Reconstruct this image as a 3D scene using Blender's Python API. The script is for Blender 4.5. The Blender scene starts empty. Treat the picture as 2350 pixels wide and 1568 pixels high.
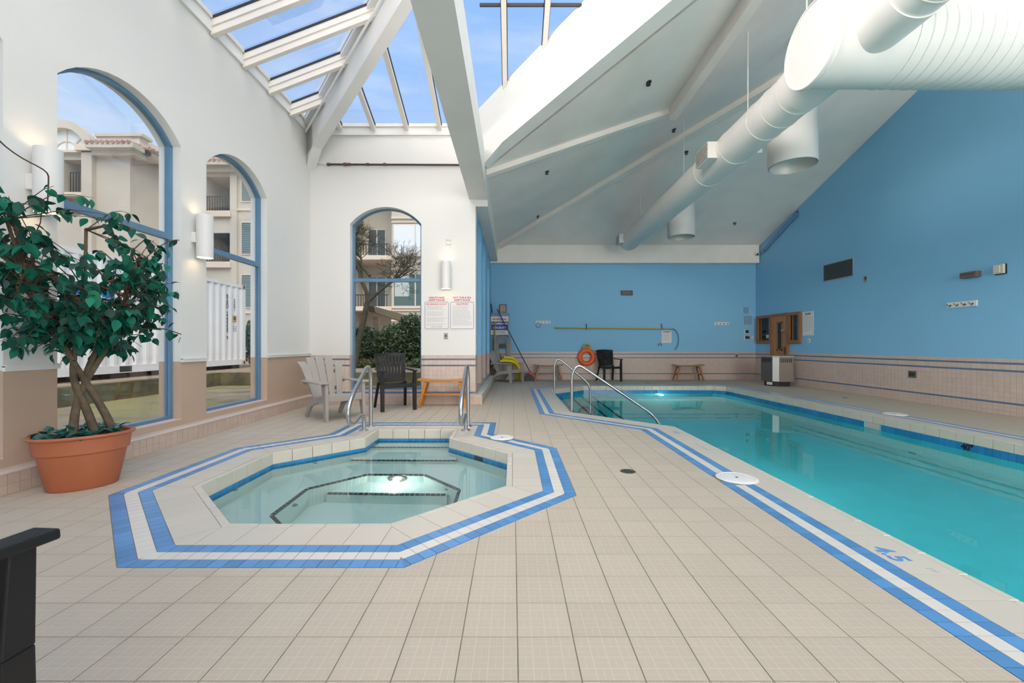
import bpy, bmesh, math, random
from mathutils import Vector, Matrix
R = random.Random(7)
C = bpy.context.scene.collection
SC = bpy.context.scene

# ------------------------------------------------------------------ camera, sky, sun, exposure
FPX, HC, CX, CY = 968.0, 1.07, 1176.0, 792.0
cd = bpy.data.cameras.new('camera'); cam = bpy.data.objects.new('camera', cd); C.objects.link(cam)
cam.location = (0, 0, HC); cam.rotation_euler = (math.pi/2, 0, 0)
cd.sensor_width = 36; cd.lens = FPX/2350*36; cd.shift_y = 8/2350; cd.shift_x = -1/2350
cd.clip_start = .05; cd.clip_end = 300
SC.camera = cam
vs = SC.view_settings
vs.view_transform = 'Standard'; vs.look = 'None'; vs.gamma = 1; vs.exposure = 0.42; vs.use_curve_mapping = False
SC.cycles.max_bounces = 7; SC.cycles.diffuse_bounces = 3; SC.cycles.glossy_bounces = 3; SC.cycles.transparent_max_bounces = 12; SC.cycles.use_adaptive_sampling = True; SC.cycles.adaptive_threshold = .08; SC.cycles.use_light_tree = False
SC.cycles.transmission_bounces = 6; SC.cycles.sample_clamp_indirect = 6

def new_nodes(nt):
    nt.nodes.clear(); return nt.nodes, nt.links
W = bpy.data.worlds.new('sky'); SC.world = W; W.use_nodes = True
n, l = new_nodes(W.node_tree)
tc = n.new('ShaderNodeTexCoord'); sep = n.new('ShaderNodeSeparateXYZ'); l.new(tc.outputs['Generated'], sep.inputs[0])
ramp = n.new('ShaderNodeValToRGB'); l.new(sep.outputs['Z'], ramp.inputs[0])
ramp.color_ramp.elements[0].position = 0.0; ramp.color_ramp.elements[0].color = (.66, .80, .98, 1)
ramp.color_ramp.elements[1].position = .75; ramp.color_ramp.elements[1].color = (.24, .49, .98, 1)
mp = n.new('ShaderNodeMapping'); mp.inputs['Scale'].default_value = (1.2, 2.2, 7.0); mp.inputs['Rotation'].default_value = (.25, .1, .4)
l.new(tc.outputs['Generated'], mp.inputs[0])
nz = n.new('ShaderNodeTexNoise'); nz.inputs['Scale'].default_value = 2.2; nz.inputs['Detail'].default_value = 7; nz.inputs['Roughness'].default_value = .6
l.new(mp.outputs[0], nz.inputs['Vector'])
cr = n.new('ShaderNodeValToRGB'); l.new(nz.outputs[0], cr.inputs[0])
cr.color_ramp.elements[0].position = .47; cr.color_ramp.elements[0].color = (0, 0, 0, 1)
cr.color_ramp.elements[1].position = .78; cr.color_ramp.elements[1].color = (.5, .5, .5, 1)
mx = n.new('ShaderNodeMix'); mx.data_type = 'RGBA'; l.new(cr.outputs[0], mx.inputs[0]); l.new(ramp.outputs[0], mx.inputs[6]); mx.inputs[7].default_value = (.86, .92, 1, 1)
bg = n.new('ShaderNodeBackground'); bg.inputs[1].default_value = .78; l.new(mx.outputs[2], bg.inputs[0])
wo = n.new('ShaderNodeOutputWorld'); l.new(bg.outputs[0], wo.inputs[0])

def lamp(name, kind, loc, rot, energy, color=(1, 1, 1), **kw):
    d = bpy.data.lights.new(name, kind); d.energy = energy; d.color = color
    for k, v in kw.items(): setattr(d, k, v)
    o = bpy.data.objects.new(name, d); C.objects.link(o); o.location = loc; o.rotation_euler = rot
    return o
lamp('sun', 'SUN', (0, -5, 20), (math.radians(34), math.radians(18), 0), 2.7, (1, .88, .72), angle=math.radians(60))
# added fill lamps out of view: under the glass roof and behind the camera
def aim(o, tgt): o.rotation_euler = (Vector(tgt)-o.location).to_track_quat('-Z', 'Y').to_euler(); return o
aim(lamp('skylight_fill', 'AREA', (-1.5, 1.2, 5.5), (0, 0, 0), 340, (1, .91, .80), shape='RECTANGLE', size=3.2, size_y=2.0), (7.5, 4.6, 5.9))
lamp('rear_fill', 'AREA', (-.6, -3.7, 2.3), (math.radians(90), 0, 0), 20, (1, .91, .80), shape='RECTANGLE', size=4.8, size_y=3.2)

# added fill lamp behind the camera, brightens the pool hall
lamp('pool_hall_fill', 'AREA', (4.8, -3.7, 2.3), (math.radians(90), 0, 0), 330, (1, .90, .77), shape='RECTANGLE', size=4.6, size_y=3.2)

# ------------------------------------------------------------------ materials
MATS = {}
def mat(name, col, rough=.5, metal=0., spec=.5, var=0., vscale=4., bump=0., bscale=60., emit=None, es=1., objvar=0., coat=0.):
    if name in MATS: return MATS[name]
    m = bpy.data.materials.new(name); m.use_nodes = True
    n, l = new_nodes(m.node_tree)
    b = n.new('ShaderNodeBsdfPrincipled'); o = n.new('ShaderNodeOutputMaterial'); l.new(b.outputs[0], o.inputs[0])
    b.inputs['Base Color'].default_value = (*col, 1); b.inputs['Roughness'].default_value = rough; b.inputs['Metallic'].default_value = metal
    b.inputs['Specular IOR Level'].default_value = spec
    if coat: b.inputs['Coat Weight'].default_value = coat; b.inputs['Coat Roughness'].default_value = .1
    if emit: b.inputs['Emission Color'].default_value = (*emit, 1); b.inputs['Emission Strength'].default_value = es
    g = n.new('ShaderNodeNewGeometry')
    last = None
    if var:
        t = n.new('ShaderNodeTexNoise'); t.inputs['Scale'].default_value = vscale; t.inputs['Detail'].default_value = 5
        l.new(g.outputs['Position'], t.inputs['Vector'])
        hs = n.new('ShaderNodeHueSaturation'); hs.inputs['Color'].default_value = (*col, 1)
        mr = n.new('ShaderNodeMapRange'); mr.inputs[1].default_value = .3; mr.inputs[2].default_value = .7
        mr.inputs[3].default_value = 1-var; mr.inputs[4].default_value = 1+var
        l.new(t.outputs[0], mr.inputs[0]); l.new(mr.outputs[0], hs.inputs['Value']); l.new(hs.outputs[0], b.inputs['Base Color']); last = hs
    if objvar:
        oi = n.new('ShaderNodeObjectInfo'); h2 = n.new('ShaderNodeHueSaturation'); h2.inputs['Color'].default_value = (*col, 1)
        mr = n.new('ShaderNodeMapRange'); mr.inputs[3].default_value = 1-objvar; mr.inputs[4].default_value = 1+objvar
        l.new(oi.outputs['Random'], mr.inputs[0]); l.new(mr.outputs[0], h2.inputs['Value'])
        if last: l.new(last.outputs[0], h2.inputs['Color'])
        l.new(h2.outputs[0], b.inputs['Base Color'])
    if bump:
        t = n.new('ShaderNodeTexNoise'); t.inputs['Scale'].default_value = bscale; t.inputs['Detail'].default_value = 3
        l.new(g.outputs['Position'], t.inputs['Vector'])
        bp = n.new('ShaderNodeBump'); bp.inputs['Strength'].default_value = bump; bp.inputs['Distance'].default_value = .01
        l.new(t.outputs[0], bp.inputs['Height']); l.new(bp.outputs[0], b.inputs['Normal'])
    MATS[name] = m; return m

class NB:
    """tiny node-graph writer"""
    def __init__(s, m): s.n, s.l = m.node_tree.nodes, m.node_tree.links
    def m(s, op, a, b=None, c=None):
        k = s.n.new('ShaderNodeMath'); k.operation = op
        for i, v in enumerate((a, b, c)):
            if v is None: continue
            if isinstance(v, (int, float)): k.inputs[i].default_value = v
            else: s.l.new(v, k.inputs[i])
        return k.outputs[0]
    def mix(s, f, a, b):
        k = s.n.new('ShaderNodeMix'); k.data_type = 'RGBA'
        if isinstance(f, (int, float)): k.inputs[0].default_value = f
        else: s.l.new(f, k.inputs[0])
        for i, v in ((6, a), (7, b)):
            if isinstance(v, tuple): k.inputs[i].default_value = (*v, 1)
            else: s.l.new(v, k.inputs[i])
        return k.outputs[2]
    def pos(s):
        g = s.n.new('ShaderNodeNewGeometry'); x = s.n.new('ShaderNodeSeparateXYZ'); s.l.new(g.outputs['Position'], x.inputs[0])
        nn = s.n.new('ShaderNodeSeparateXYZ'); s.l.new(g.outputs['Normal'], nn.inputs[0])
        return g, x.outputs, nn.outputs
    def noise(s, vec, scale, detail=4):
        t = s.n.new('ShaderNodeTexNoise'); t.inputs['Scale'].default_value = scale; t.inputs['Detail'].default_value = detail
        s.l.new(vec, t.inputs['Vector']); return t.outputs[0]
    def bump(s, h, strength, dist=.004):
        b = s.n.new('ShaderNodeBump'); b.inputs['Strength'].default_value = strength; b.inputs['Distance'].default_value = dist
        s.l.new(h, b.inputs['Height']); return b.outputs[0]
def bsdf(m): return [k for k in m.node_tree.nodes if k.type == 'BSDF_PRINCIPLED'][0]

TX0, TY0, TS = .0187, 1.546, .2032
def floor_tile_mat():
    m = mat('floor_tile', (.51, .445, .355), .55, objvar=.035, spec=.35)
    N = NB(m); b = bsdf(m); g, p, nn = N.pos()
    u = N.m('MULTIPLY', N.m('SUBTRACT', p[0], TX0), 4/TS); v = N.m('MULTIPLY', N.m('SUBTRACT', p[1], TY0), 4/TS)
    fu, fv = N.m('FRACT', u), N.m('FRACT', v)
    par = N.m('GREATER_THAN', N.m('FRACT', N.m('MULTIPLY', N.m('ADD', N.m('FLOOR', u), N.m('FLOOR', v)), .5)), .25)
    s_ = N.m('ADD', N.m('MULTIPLY', par, fu), N.m('MULTIPLY', N.m('SUBTRACT', 1, par), fv))
    ln = N.m('LESS_THAN', N.m('FRACT', N.m('MULTIPLY', s_, 2)), .09)
    ce = N.m('MAXIMUM', N.m('LESS_THAN', fu, .05), N.m('LESS_THAN', fv, .05))
    ln = N.m('MAXIMUM', N.m('MULTIPLY', ln, .7), ce)
    src = b.inputs['Base Color'].links[0].from_socket
    no = N.noise(g.outputs['Position'], 2.3)
    c1 = N.mix(N.m('MULTIPLY', N.m('SUBTRACT', no, .42), .55), src, (.47, .40, .31))
    c2 = N.mix(N.m('MULTIPLY', ln, .30), c1, (.78, .73, .65))
    N.l.new(c2, b.inputs['Base Color'])
    N.l.new(N.bump(N.m('SUBTRACT', 0, ln), .25, .002), b.inputs['Normal'])
    return m
def mosaic_mat(name, col, line, size=.0254, lw=.07, rough=.25):
    m = mat(name, col, rough); N = NB(m); b = bsdf(m); g, p, nn = N.pos()
    tot = None
    for i in range(3):
        e = N.m('LESS_THAN', N.m('FRACT', N.m('MULTIPLY', p[i], 1/size)), lw)
        e = N.m('MULTIPLY', e, N.m('LESS_THAN', N.m('ABSOLUTE', nn[i]), .8))
        tot = e if tot is None else N.m('MAXIMUM', tot, e)
    no = N.noise(g.outputs['Position'], 5)
    c = N.mix(N.m('MULTIPLY', no, .12), col, tuple(x*.7 for x in col))
    N.l.new(N.mix(tot, c, line), b.inputs['Base Color'])
    return m
def two_tone(name, low, high, z, rough=.6, var=.03, bump=.0):
    m = mat(name, high, rough); N = NB(m); b = bsdf(m); g, p, nn = N.pos()
    no = N.noise(g.outputs['Position'], 1.3); fine = N.noise(g.outputs['Position'], 90, 2)
    hi = N.mix(N.m('MULTIPLY', no, .10), high, tuple(x*.86 for x in high))
    lo = N.mix(N.m('MULTIPLY', fine, .5), tuple(min(1, x*1.07) for x in low), tuple(x*.88 for x in low))
    N.l.new(N.mix(N.m('GREATER_THAN', p[2], z), lo, hi), b.inputs['Base Color'])
    N.l.new(N.bump(fine, .15, .002), b.inputs['Normal'])
    return m
def glass_mat(name, tint=(.96, .98, .97), k=1.0, rough=0.0):
    m = bpy.data.materials.new(name); m.use_nodes = True; n, l = new_nodes(m.node_tree)
    t = n.new('ShaderNodeBsdfTransparent'); t.inputs[0].default_value = (*tint, 1)
    g = n.new('ShaderNodeBsdfGlossy'); g.inputs['Roughness'].default_value = rough
    f = n.new('ShaderNodeFresnel'); f.inputs[0].default_value = 1.45
    mm = n.new('ShaderNodeMath'); mm.operation = 'MULTIPLY'; mm.inputs[1].default_value = k; l.new(f.outputs[0], mm.inputs[0])
    mx = n.new('ShaderNodeMixShader'); l.new(mm.outputs[0], mx.inputs[0]); l.new(t.outputs[0], mx.inputs[1]); l.new(g.outputs[0], mx.inputs[2])
    o = n.new('ShaderNodeOutputMaterial'); l.new(mx.outputs[0], o.inputs[0]); MATS[name] = m; return m
def water_mat(name, tint, wave):
    m = bpy.data.materials.new(name); m.use_nodes = True; n, l = new_nodes(m.node_tree)
    r = n.new('ShaderNodeBsdfRefraction'); r.inputs['Color'].default_value = (*tint, 1); r.inputs['IOR'].default_value = 1.33; r.inputs['Roughness'].default_value = 0
    b = n.new('ShaderNodeBsdfGlossy'); b.inputs['Roughness'].default_value = 0; f = n.new('ShaderNodeFresnel'); f.inputs['IOR'].default_value = 1.33
    g = n.new('ShaderNodeNewGeometry'); t = n.new('ShaderNodeTexNoise'); t.inputs['Scale'].default_value = 3.5; t.inputs['Detail'].default_value = 2
    l.new(g.outputs['Position'], t.inputs['Vector'])
    bp = n.new('ShaderNodeBump'); bp.inputs['Strength'].default_value = wave; bp.inputs['Distance'].default_value = .01
    l.new(t.outputs[0], bp.inputs['Height'])
    for k in (r, b, f): l.new(bp.outputs[0], k.inputs['Normal'])
    x = n.new('ShaderNodeMixShader'); l.new(f.outputs[0], x.inputs[0]); l.new(r.outputs[0], x.inputs[1]); l.new(b.outputs[0], x.inputs[2])
    o = n.new('ShaderNodeOutputMaterial'); l.new(x.outputs[0], o.inputs[0]); MATS[name] = m; return m
def wood_mat(name, a, b_, scale=9., rough=.45, axis=0):
    m = mat(name, a, rough); N = NB(m); b = bsdf(m)
    t = N.n.new('ShaderNodeTexCoord'); mp = N.n.new('ShaderNodeMapping'); s = [scale*3]*3; s[axis] = scale*.25
    mp.inputs['Scale'].default_value = s; N.l.new(t.outputs['Object'], mp.inputs[0])
    no = N.noise(mp.outputs[0], 3, 6)
    mr = N.n.new('ShaderNodeMapRange'); mr.inputs[1].default_value = .32; mr.inputs[2].default_value = .68; N.l.new(no, mr.inputs[0])
    N.l.new(N.mix(mr.outputs[0], a, b_), b.inputs['Base Color']); return m

WHITE = mat('white_paint', (.80, .80, .775), .55, var=.03, vscale=1.2)
CEIL = mat('ceiling_paint', (.95, .90, .85), .7, var=.06, vscale=1.1)
BEAM = mat('beam_paint', (.80, .80, .775), .6, var=.03, vscale=2)
FRAME = mat('skylight_frame', (.82, .77, .71), .45)
GASKET = mat('black_gasket', (.02, .02, .022), .5)
BLUEF = mat('blue_window_frame', (.115, .235, .37), .35, var=.06, vscale=6)
TILE = floor_tile_mat()
GROUT = mat('floor_grout', (.27, .245, .205), .8, var=.25, vscale=3)
LWALL = two_tone('left_wall_paint', (.52, .385, .29), (.80, .80, .775), .885)
EWALL = two_tone('end_wall_paint', (.56, .45, .38), (.80, .80, .775), .885)
BWALL = two_tone('blue_wall_paint', (.52, .40, .345), (.235, .53, .80), .86)
WTILE = mat('pink_wall_tile', (.66, .55, .48), .3, var=.05, vscale=9, objvar=.03)
WTILE2 = mat('pink_far_wall_tile', (.60, .49, .43), .35, var=.05, vscale=9, objvar=.03)
STRIPE = mat('blue_stripe_tile', (.105, .19, .35), .3)
LEDGE = mat('ledge_tile', (.58, .455, .385), .35, var=.06, vscale=6, objvar=.05)
BTILE = mat('blue_border_tile', (.098, .275, .55), .3, objvar=.13, var=.05, vscale=5)
WBT = mat('white_border_tile', (.72, .68, .62), .35, objvar=.03)
COPING = mat('coping_tile', (.62, .575, .485), .4, objvar=.025)
WLT = mat('waterline_tile', (.02, .22, .48), .15, objvar=.10)
SPAT = mosaic_mat('spa_mosaic', (.80, .93, .90), (.56, .72, .69))
POOLP = mat('pool_plaster', (.30, .82, .86), .6, var=.04)
NOSE = mat('black_nosing_tile', (.035, .05, .055), .3)
CHROME = mat('brushed_steel_tube', (.50, .49, .48), .32, 1.0)
GLASS = glass_mat('window_glass', (.985,.99,.985), k=.14)
SKYGLASS = glass_mat('skylight_glass', (.985, .99, 1.0), k=.2)
SPAW = water_mat('spa_water', (.88, 1.0, .995), .035)
POOLW = water_mat('pool_water', (.50, .93, .95), .05)
PLGREY = mat('grey_resin', (.38, .35, .315), .45)
PLBLK = mat('black_resin', (.012, .012, .013), .45, spec=.3)
TEAK = wood_mat('teak', (.62, .27, .055), (.46, .17, .03), 7)
TEAK2 = wood_mat('weathered_teak', (.36, .17, .065), (.26, .115, .045), 7)
TERRA = mat('terracotta_plastic', (.44, .135, .06), .5, var=.05, vscale=5)
DUCTM = mat('white_duct_paint', (.80, .785, .76), .4, var=.03, vscale=3)
BLACK = mat('black_plastic', (.02, .02, .02), .5)
STEEL = mat('stainless_panel', (.42, .40, .38), .38, .85, var=.12, vscale=2)
BRICKW = mat('apartment_stucco', (.57, .52, .43), .85, var=.07, vscale=.5)
TRIMW = mat('stucco_trim', (.72, .62, .50), .8)
print('materials ok')
# ------------------------------------------------------------------ mesh helpers
class MB:
    def __init__(s): s.v = []; s.f = []
    def poly(s, pts):
        k = len(s.v); s.v += [tuple(p) for p in pts]; s.f.append(tuple(range(k, k+len(pts)))); return s
    def hexa(s, p):
        k = len(s.v); s.v += [tuple(q) for q in p]
        for q in ((3, 2, 1, 0), (4, 5, 6, 7), (0, 1, 5, 4), (1, 2, 6, 5), (2, 3, 7, 6), (3, 0, 4, 7)): s.f.append(tuple(k+i for i in q))
        return s
    def box(s, x0, x1, y0, y1, z0, z1):
        return s.hexa([(x0, y0, z0), (x1, y0, z0), (x1, y1, z0), (x0, y1, z0), (x0, y0, z1), (x1, y0, z1), (x1, y1, z1), (x0, y1, z1)])
    def obox(s, c, size, M=None):
        a, b, d = (x/2 for x in size); M = M or Matrix.Identity(3); c = Vector(c)
        return s.hexa([c + M @ Vector(q) for q in ((-a, -b, -d), (a, -b, -d), (a, b, -d), (-a, b, -d), (-a, -b, d), (a, -b, d), (a, b, d), (-a, b, d))])
    def bar(s, p0, p1, w, h, up=(0, 0, 1)):
        p0, p1 = Vector(p0), Vector(p1); d = (p1-p0).normalized(); sd = d.cross(Vector(up))
        if sd.length < 1e-4: sd = d.cross(Vector((1, 0, 0)))
        sd.normalize(); u = sd.cross(d); a, b = sd*w/2, u*h/2
        return s.hexa([p0-a-b, p0+a-b, p1+a-b, p1-a-b, p0-a+b, p0+a+b, p1+a+b, p1-a+b])
    def prism(s, pl, z0, z1):
        k = len(s.v); m = len(pl); s.v += [(x, y, z0) for x, y in pl] + [(x, y, z1) for x, y in pl]
        s.f.append(tuple(k+i for i in reversed(range(m)))); s.f.append(tuple(k+m+i for i in range(m)))
        for i in range(m): j = (i+1) % m; s.f.append((k+i, k+j, k+m+j, k+m+i))
        return s
    def ext(s, pl, axis, a0, a1):
        """polygon (u, z) extruded along world axis; axis 'x': u = y, axis 'y': u = x"""
        k = len(s.v); m = len(pl)
        f = (lambda u, z, a: (a, u, z)) if axis == 'x' else (lambda u, z, a: (u, a, z))
        s.v += [f(u, z, a0) for u, z in pl] + [f(u, z, a1) for u, z in pl]
        s.f.append(tuple(k+i for i in range(m))); s.f.append(tuple(k+m+i for i in reversed(range(m))))
        for i in range(m): j = (i+1) % m; s.f.append((k+j, k+i, k+m+i, k+m+j))
        return s
    def cyl(s, p0, p1, r0, r1=None, n=16, cap=True):
        return s.tube([p0, p1], [r0, r0 if r1 is None else r1], n, cap)
    def tube(s, pts, r, n=8, cap=True, closed=False):
        pts = [Vector(p) for p in pts]; m = len(pts); rr = r if isinstance(r, (list, tuple)) else [r]*m
        k = len(s.v); up = None
        for i, p in enumerate(pts):
            if closed: d = pts[(i+1) % m]-pts[i-1]
            else: d = pts[min(i+1, m-1)]-pts[max(i-1, 0)]
            d.normalize()
            if up is None:
                up = d.cross(Vector((0, 0, 1)))
                if up.length < .05: up = d.cross(Vector((0, 1, 0)))
                up.normalize()
            else:
                up = (up - d*up.dot(d)); up.normalize()
            sd = d.cross(up)
            for j in range(n):
                a = 2*math.pi*j/n; s.v.append(tuple(p + (up*math.cos(a)+sd*math.sin(a))*rr[i]))
        for i in range(m if closed else m-1):
            for j in range(n):
                a, b = k+i*n+j, k+i*n+(j+1) % n; i2 = (i+1) % m; c, d_ = k+i2*n+(j+1) % n, k+i2*n+j
                s.f.append((a, b, c, d_))
        if cap and not closed:
            s.f.append(tuple(k+j for j in reversed(range(n)))); s.f.append(tuple(k+(m-1)*n+j for j in range(n)))
        return s
    def lathe(s, prof, n=32, sx=1, sy=1, c=(0, 0, 0), cap0=True, cap1=False):
        k = len(s.v)
        for r, z in prof:
            for j in range(n):
                a = 2*math.pi*j/n; s.v.append((c[0]+r*sx*math.cos(a), c[1]+r*sy*math.sin(a), c[2]+z))
        m = len(prof)
        for i in range(m-1):
            for j in range(n): s.f.append((k+i*n+j, k+i*n+(j+1) % n, k+(i+1)*n+(j+1) % n, k+(i+1)*n+j))
        if cap0: s.f.append(tuple(k+j for j in reversed(range(n))))
        if cap1: s.f.append(tuple(k+(m-1)*n+j for j in range(n)))
        return s
    def torus(s, c, R_, r, axis='y', n=40, k_=12):
        c = Vector(c); pts = []
        for i in range(n):
            a = 2*math.pi*i/n; q = (math.cos(a)*R_, math.sin(a)*R_)
            pts.append(c + (Vector((q[0], 0, q[1])) if axis == 'y' else Vector((0, q[0], q[1])) if axis == 'x' else Vector((q[0], q[1], 0))))
        return s.tube(pts, r, k_, closed=True)
    def mesh(s, name, m, smooth=False, fix=True, angle=40):
        me = bpy.data.meshes.new(name); me.from_pydata(s.v, [], s.f)
        if fix:
            b = bmesh.new(); b.from_mesh(me); bmesh.ops.recalc_face_normals(b, faces=b.faces); b.to_mesh(me); b.free()
        if m: me.materials.append(m)
        if smooth:
            me.polygons.foreach_set('use_smooth', [True]*len(me.polygons)); me.set_sharp_from_angle(angle=math.radians(angle))
        me.update(); return me
    def build(s, name, m, parent=None, smooth=False, bevel=0, fix=True, angle=40, base=False):
        if base and s.v:
            xs, ys, zs = zip(*s.v); b = ((min(xs)+max(xs))/2, (min(ys)+max(ys))/2, min(zs))
            s.v = [(x-b[0], y-b[1], z-b[2]) for x, y, z in s.v]
        o = bpy.data.objects.new(name, s.mesh(name, m, smooth, fix, angle)); C.objects.link(o)
        if base: o.location = b
        if parent: o.parent = parent
        if bevel:
            md = o.modifiers.new('bevel', 'BEVEL'); md.width = bevel; md.segments = 2; md.limit_method = 'ANGLE'
        return o
def obj(name, me, parent=None, loc=(0, 0, 0), rz=0):
    o = bpy.data.objects.new(name, me); C.objects.link(o); o.location = loc; o.rotation_euler.z = rz
    if parent: o.parent = parent
    return o
def tag(o, label, cat, group=None):
    o['label'] = label; o['category'] = cat
    if group: o['group'] = group
    return o
def thing(name, label, cat, loc=(0, 0, 0), rz=0, group=None):
    o = bpy.data.objects.new(name, None); C.objects.link(o); o.location = loc; o.rotation_euler.z = rz; o.empty_display_size = .1
    return tag(o, label, cat, group)
def struct(o, label=None):
    o['kind'] = 'structure'
    if label: o['label'] = label
    return o
def stuff(o): o['kind'] = 'stuff'; return o
def dup(root, loc, rz, label=None, group=None):
    def cp(o, par):
        c = o.copy(); C.objects.link(c); c.parent = par
        for ch in o.children: cp(ch, c)
        return c
    r = cp(root, None); r.location = loc; r.rotation_euler.z = rz
    if label: r['label'] = label
    if group: r['group'] = group
    return r
def clip(poly, a, b):
    """keep the part of poly left of the directed line a->b"""
    out = []; m = len(poly); dx, dy = b[0]-a[0], b[1]-a[1]
    sd = [dx*(p[1]-a[1])-dy*(p[0]-a[0]) for p in poly]
    for i in range(m):
        j = (i+1) % m; p, q = poly[i], poly[j]
        if sd[i] >= -1e-9: out.append(p)
        if (sd[i] > 1e-9 and sd[j] < -1e-9) or (sd[i] < -1e-9 and sd[j] > 1e-9):
            t = sd[i]/(sd[i]-sd[j]); out.append((p[0]+(q[0]-p[0])*t, p[1]+(q[1]-p[1])*t))
    return out
def area(p): return sum(p[i][0]*p[(i+1) % len(p)][1]-p[(i+1) % len(p)][0]*p[i][1] for i in range(len(p)))/2 if len(p) > 2 else 0
def inter(poly, conv):
    for i in range(len(conv)):
        poly = clip(poly, conv[i], conv[(i+1) % len(conv)])
        if len(poly) < 3: return []
    return poly
def minus(polys, conv):
    out = []
    for p in polys:
        rest = p
        for i in range(len(conv)):
            a, b = conv[i], conv[(i+1) % len(conv)]
            o = clip(rest, b, a)
            if area(o) > 2e-5: out.append(o)
            rest = clip(rest, a, b)
            if len(rest) < 3: break
    return out
def offset(poly, d):
    """CCW polygon moved outwards by d with mitred corners"""
    m = len(poly); out = []
    for i in range(m):
        p, q, r = Vector(poly[i-1]), Vector(poly[i]), Vector(poly[(i+1) % m])
        e1, e2 = (q-p).normalized(), (r-q).normalized(); n1, n2 = Vector((e1.y, -e1.x)), Vector((e2.y, -e2.x))
        b = n1+n2; b = b/(b.length_squared)*2
        out.append(tuple(q+b*d))
    return out
def text_mesh(txt, size, m, align='CENTER', thick=.0008, spacing=1.0, bold=0):
    cu = bpy.data.curves.new('t', 'FONT'); cu.body = txt; cu.size = size; cu.align_x = align; cu.align_y = 'CENTER'; cu.extrude = thick; cu.space_character = spacing; cu.offset = bold
    cu.resolution_u = 3
    t = bpy.data.objects.new('t', cu); C.objects.link(t)
    bpy.context.view_layer.update()
    me = bpy.data.meshes.new_from_object(t.evaluated_get(bpy.context.evaluated_depsgraph_get()))
    bpy.data.objects.remove(t); bpy.data.curves.remove(cu)
    me.materials.clear(); me.materials.append(m); return me
def put_text(name, txt, size, m, loc, rot, parent=None, **k):
    o = obj(name, text_mesh(txt, size, m, **k), parent, loc); o.rotation_euler = rot; return o
H90 = math.pi/2
FACE_S = (H90, 0, 0)            # on a wall whose face looks to -Y
FACE_W = (H90, 0, -H90)         # on a wall whose face looks to -X
def ray(px, py): return Vector(((px-CX)/FPX, 1, (CY-py)/FPX))
def on_plane(px, py, p0, nrm):
    d = ray(px, py); o = Vector((0, 0, HC)); nrm = Vector(nrm); t = (Vector(p0)-o).dot(nrm)/d.dot(nrm); return o+d*t
def at(px, py, y): return Vector((0, 0, HC))+ray(px, py)*y

# ------------------------------------------------------------------ plan
XL, YE, XS, YB, XR, YF = -3.69, 7.68, -.67, 13.0, 7.5, -3.9
PIT = .338
def zP1(y): return 4.06+(12.9-y)*PIT
def zP2(x): return 4.03+(x+.67)*PIT
GP = .385                      # pitch of the glass roof
def zE(y): return 5.05+(7.66-y)*GP
def zL(x): return 5.05+(x+3.67)*GP
POOL = [(2.13, -2.2), (5.45, -2.2), (5.45, 10.78), (5.22, 11.0), (1.86, 11.0), (.93, 10.07), (.93, 6.73), (2.13, 5.53)]
SPA = [(-1.69, 2.53), (-.73, 2.53), (-.05, 3.21), (-.05, 4.17), (-.73, 4.85), (-.73, 5.32), (-1.69, 5.32), (-1.69, 4.85), (-2.37, 4.17), (-2.37, 3.21)]
def pool_pieces(d):
    o = offset(POOL, d); top = o[3][1]; x = o[7][0]
    return [[o[0], o[1], o[2], o[3], (x, top)], [o[7], (x+.3, o[7][1]), (x+.3, top), o[4], o[5], o[6]]]
def spa_pieces(d):
    o = offset(SPA, d); return [[o[0], o[1], o[2], o[3], o[4], o[7], o[8], o[9]], [o[4], o[5], o[6], o[7]]]
BOUT, BIN, COP = .504, .275, .05

# ------------------------------------------------------------------ floor
mb = MB()
cells = [[(-3.9, YF), (XR+.2, YF), (XR+.2, YB+.2), (-3.9, YB+.2)]]
for pc in pool_pieces(.02)+spa_pieces(.02): cells = minus(cells, pc)
for pc in cells: mb.prism(pc, -.10, -.0035)
FLOOR = struct(mb.build('floor', GROUT), 'cream square floor tiles with dark grout joints around pool and hot tub')
me_tile = MB().box(-TS/2+.0022, TS/2-.0022, -TS/2+.0022, TS/2-.0022, -.0034, 0).mesh('tile', TILE)
holes = pool_pieces(BOUT+.003)+spa_pieces(BOUT+.003)
vis = []; rest = MB()
i0, i1 = int((-3.6-TX0)/TS)-1, int((XR-TX0)/TS)+1
for j in range(-27, 60):
    for i in range(i0, i1):
        x0, y0 = TX0+i*TS, TY0+j*TS; x, y = x0+TS/2, y0+TS/2
        if x0+TS < -3.61 or x0 > XR or y0 > YB or y < YF+.3: continue
        g = .0022; sq = [(x0+g, y0+g), (x0+TS-g, y0+g), (x0+TS-g, y0+TS-g), (x0+g, y0+TS-g)]; full = sq
        sq = inter(sq, [(-3.603, YF), (XR, YF), (XR, YB), (-3.603, YB)])
        if not sq: continue
        cut0 = area(sq) < area(full)-1e-5
        if y0+TS > YE-.10 and x0 < XS+.12:
            r_ = minus([sq], [(-4, YE-.098), (XS+.119, YE-.098), (XS+.119, YB+1), (-4, YB+1)])
            if not r_: continue
        else: r_ = [sq]
        if r_ != [sq]: cut0 = True
        ps = r_; cut = cut0
        for hpc in holes:
            if any(area(inter(p, hpc)) > 2e-5 for p in ps): ps = minus(ps, hpc); cut = True
        ps = [p for p in ps if area(p) > 6e-5]
        if not ps: continue
        inview = y > 1.22 and abs(x) < y*1.28
        vis.append((0 if inview else 1, y if inview else 99, x, ps, cut))
vis.sort(key=lambda t: t[:3])
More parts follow.
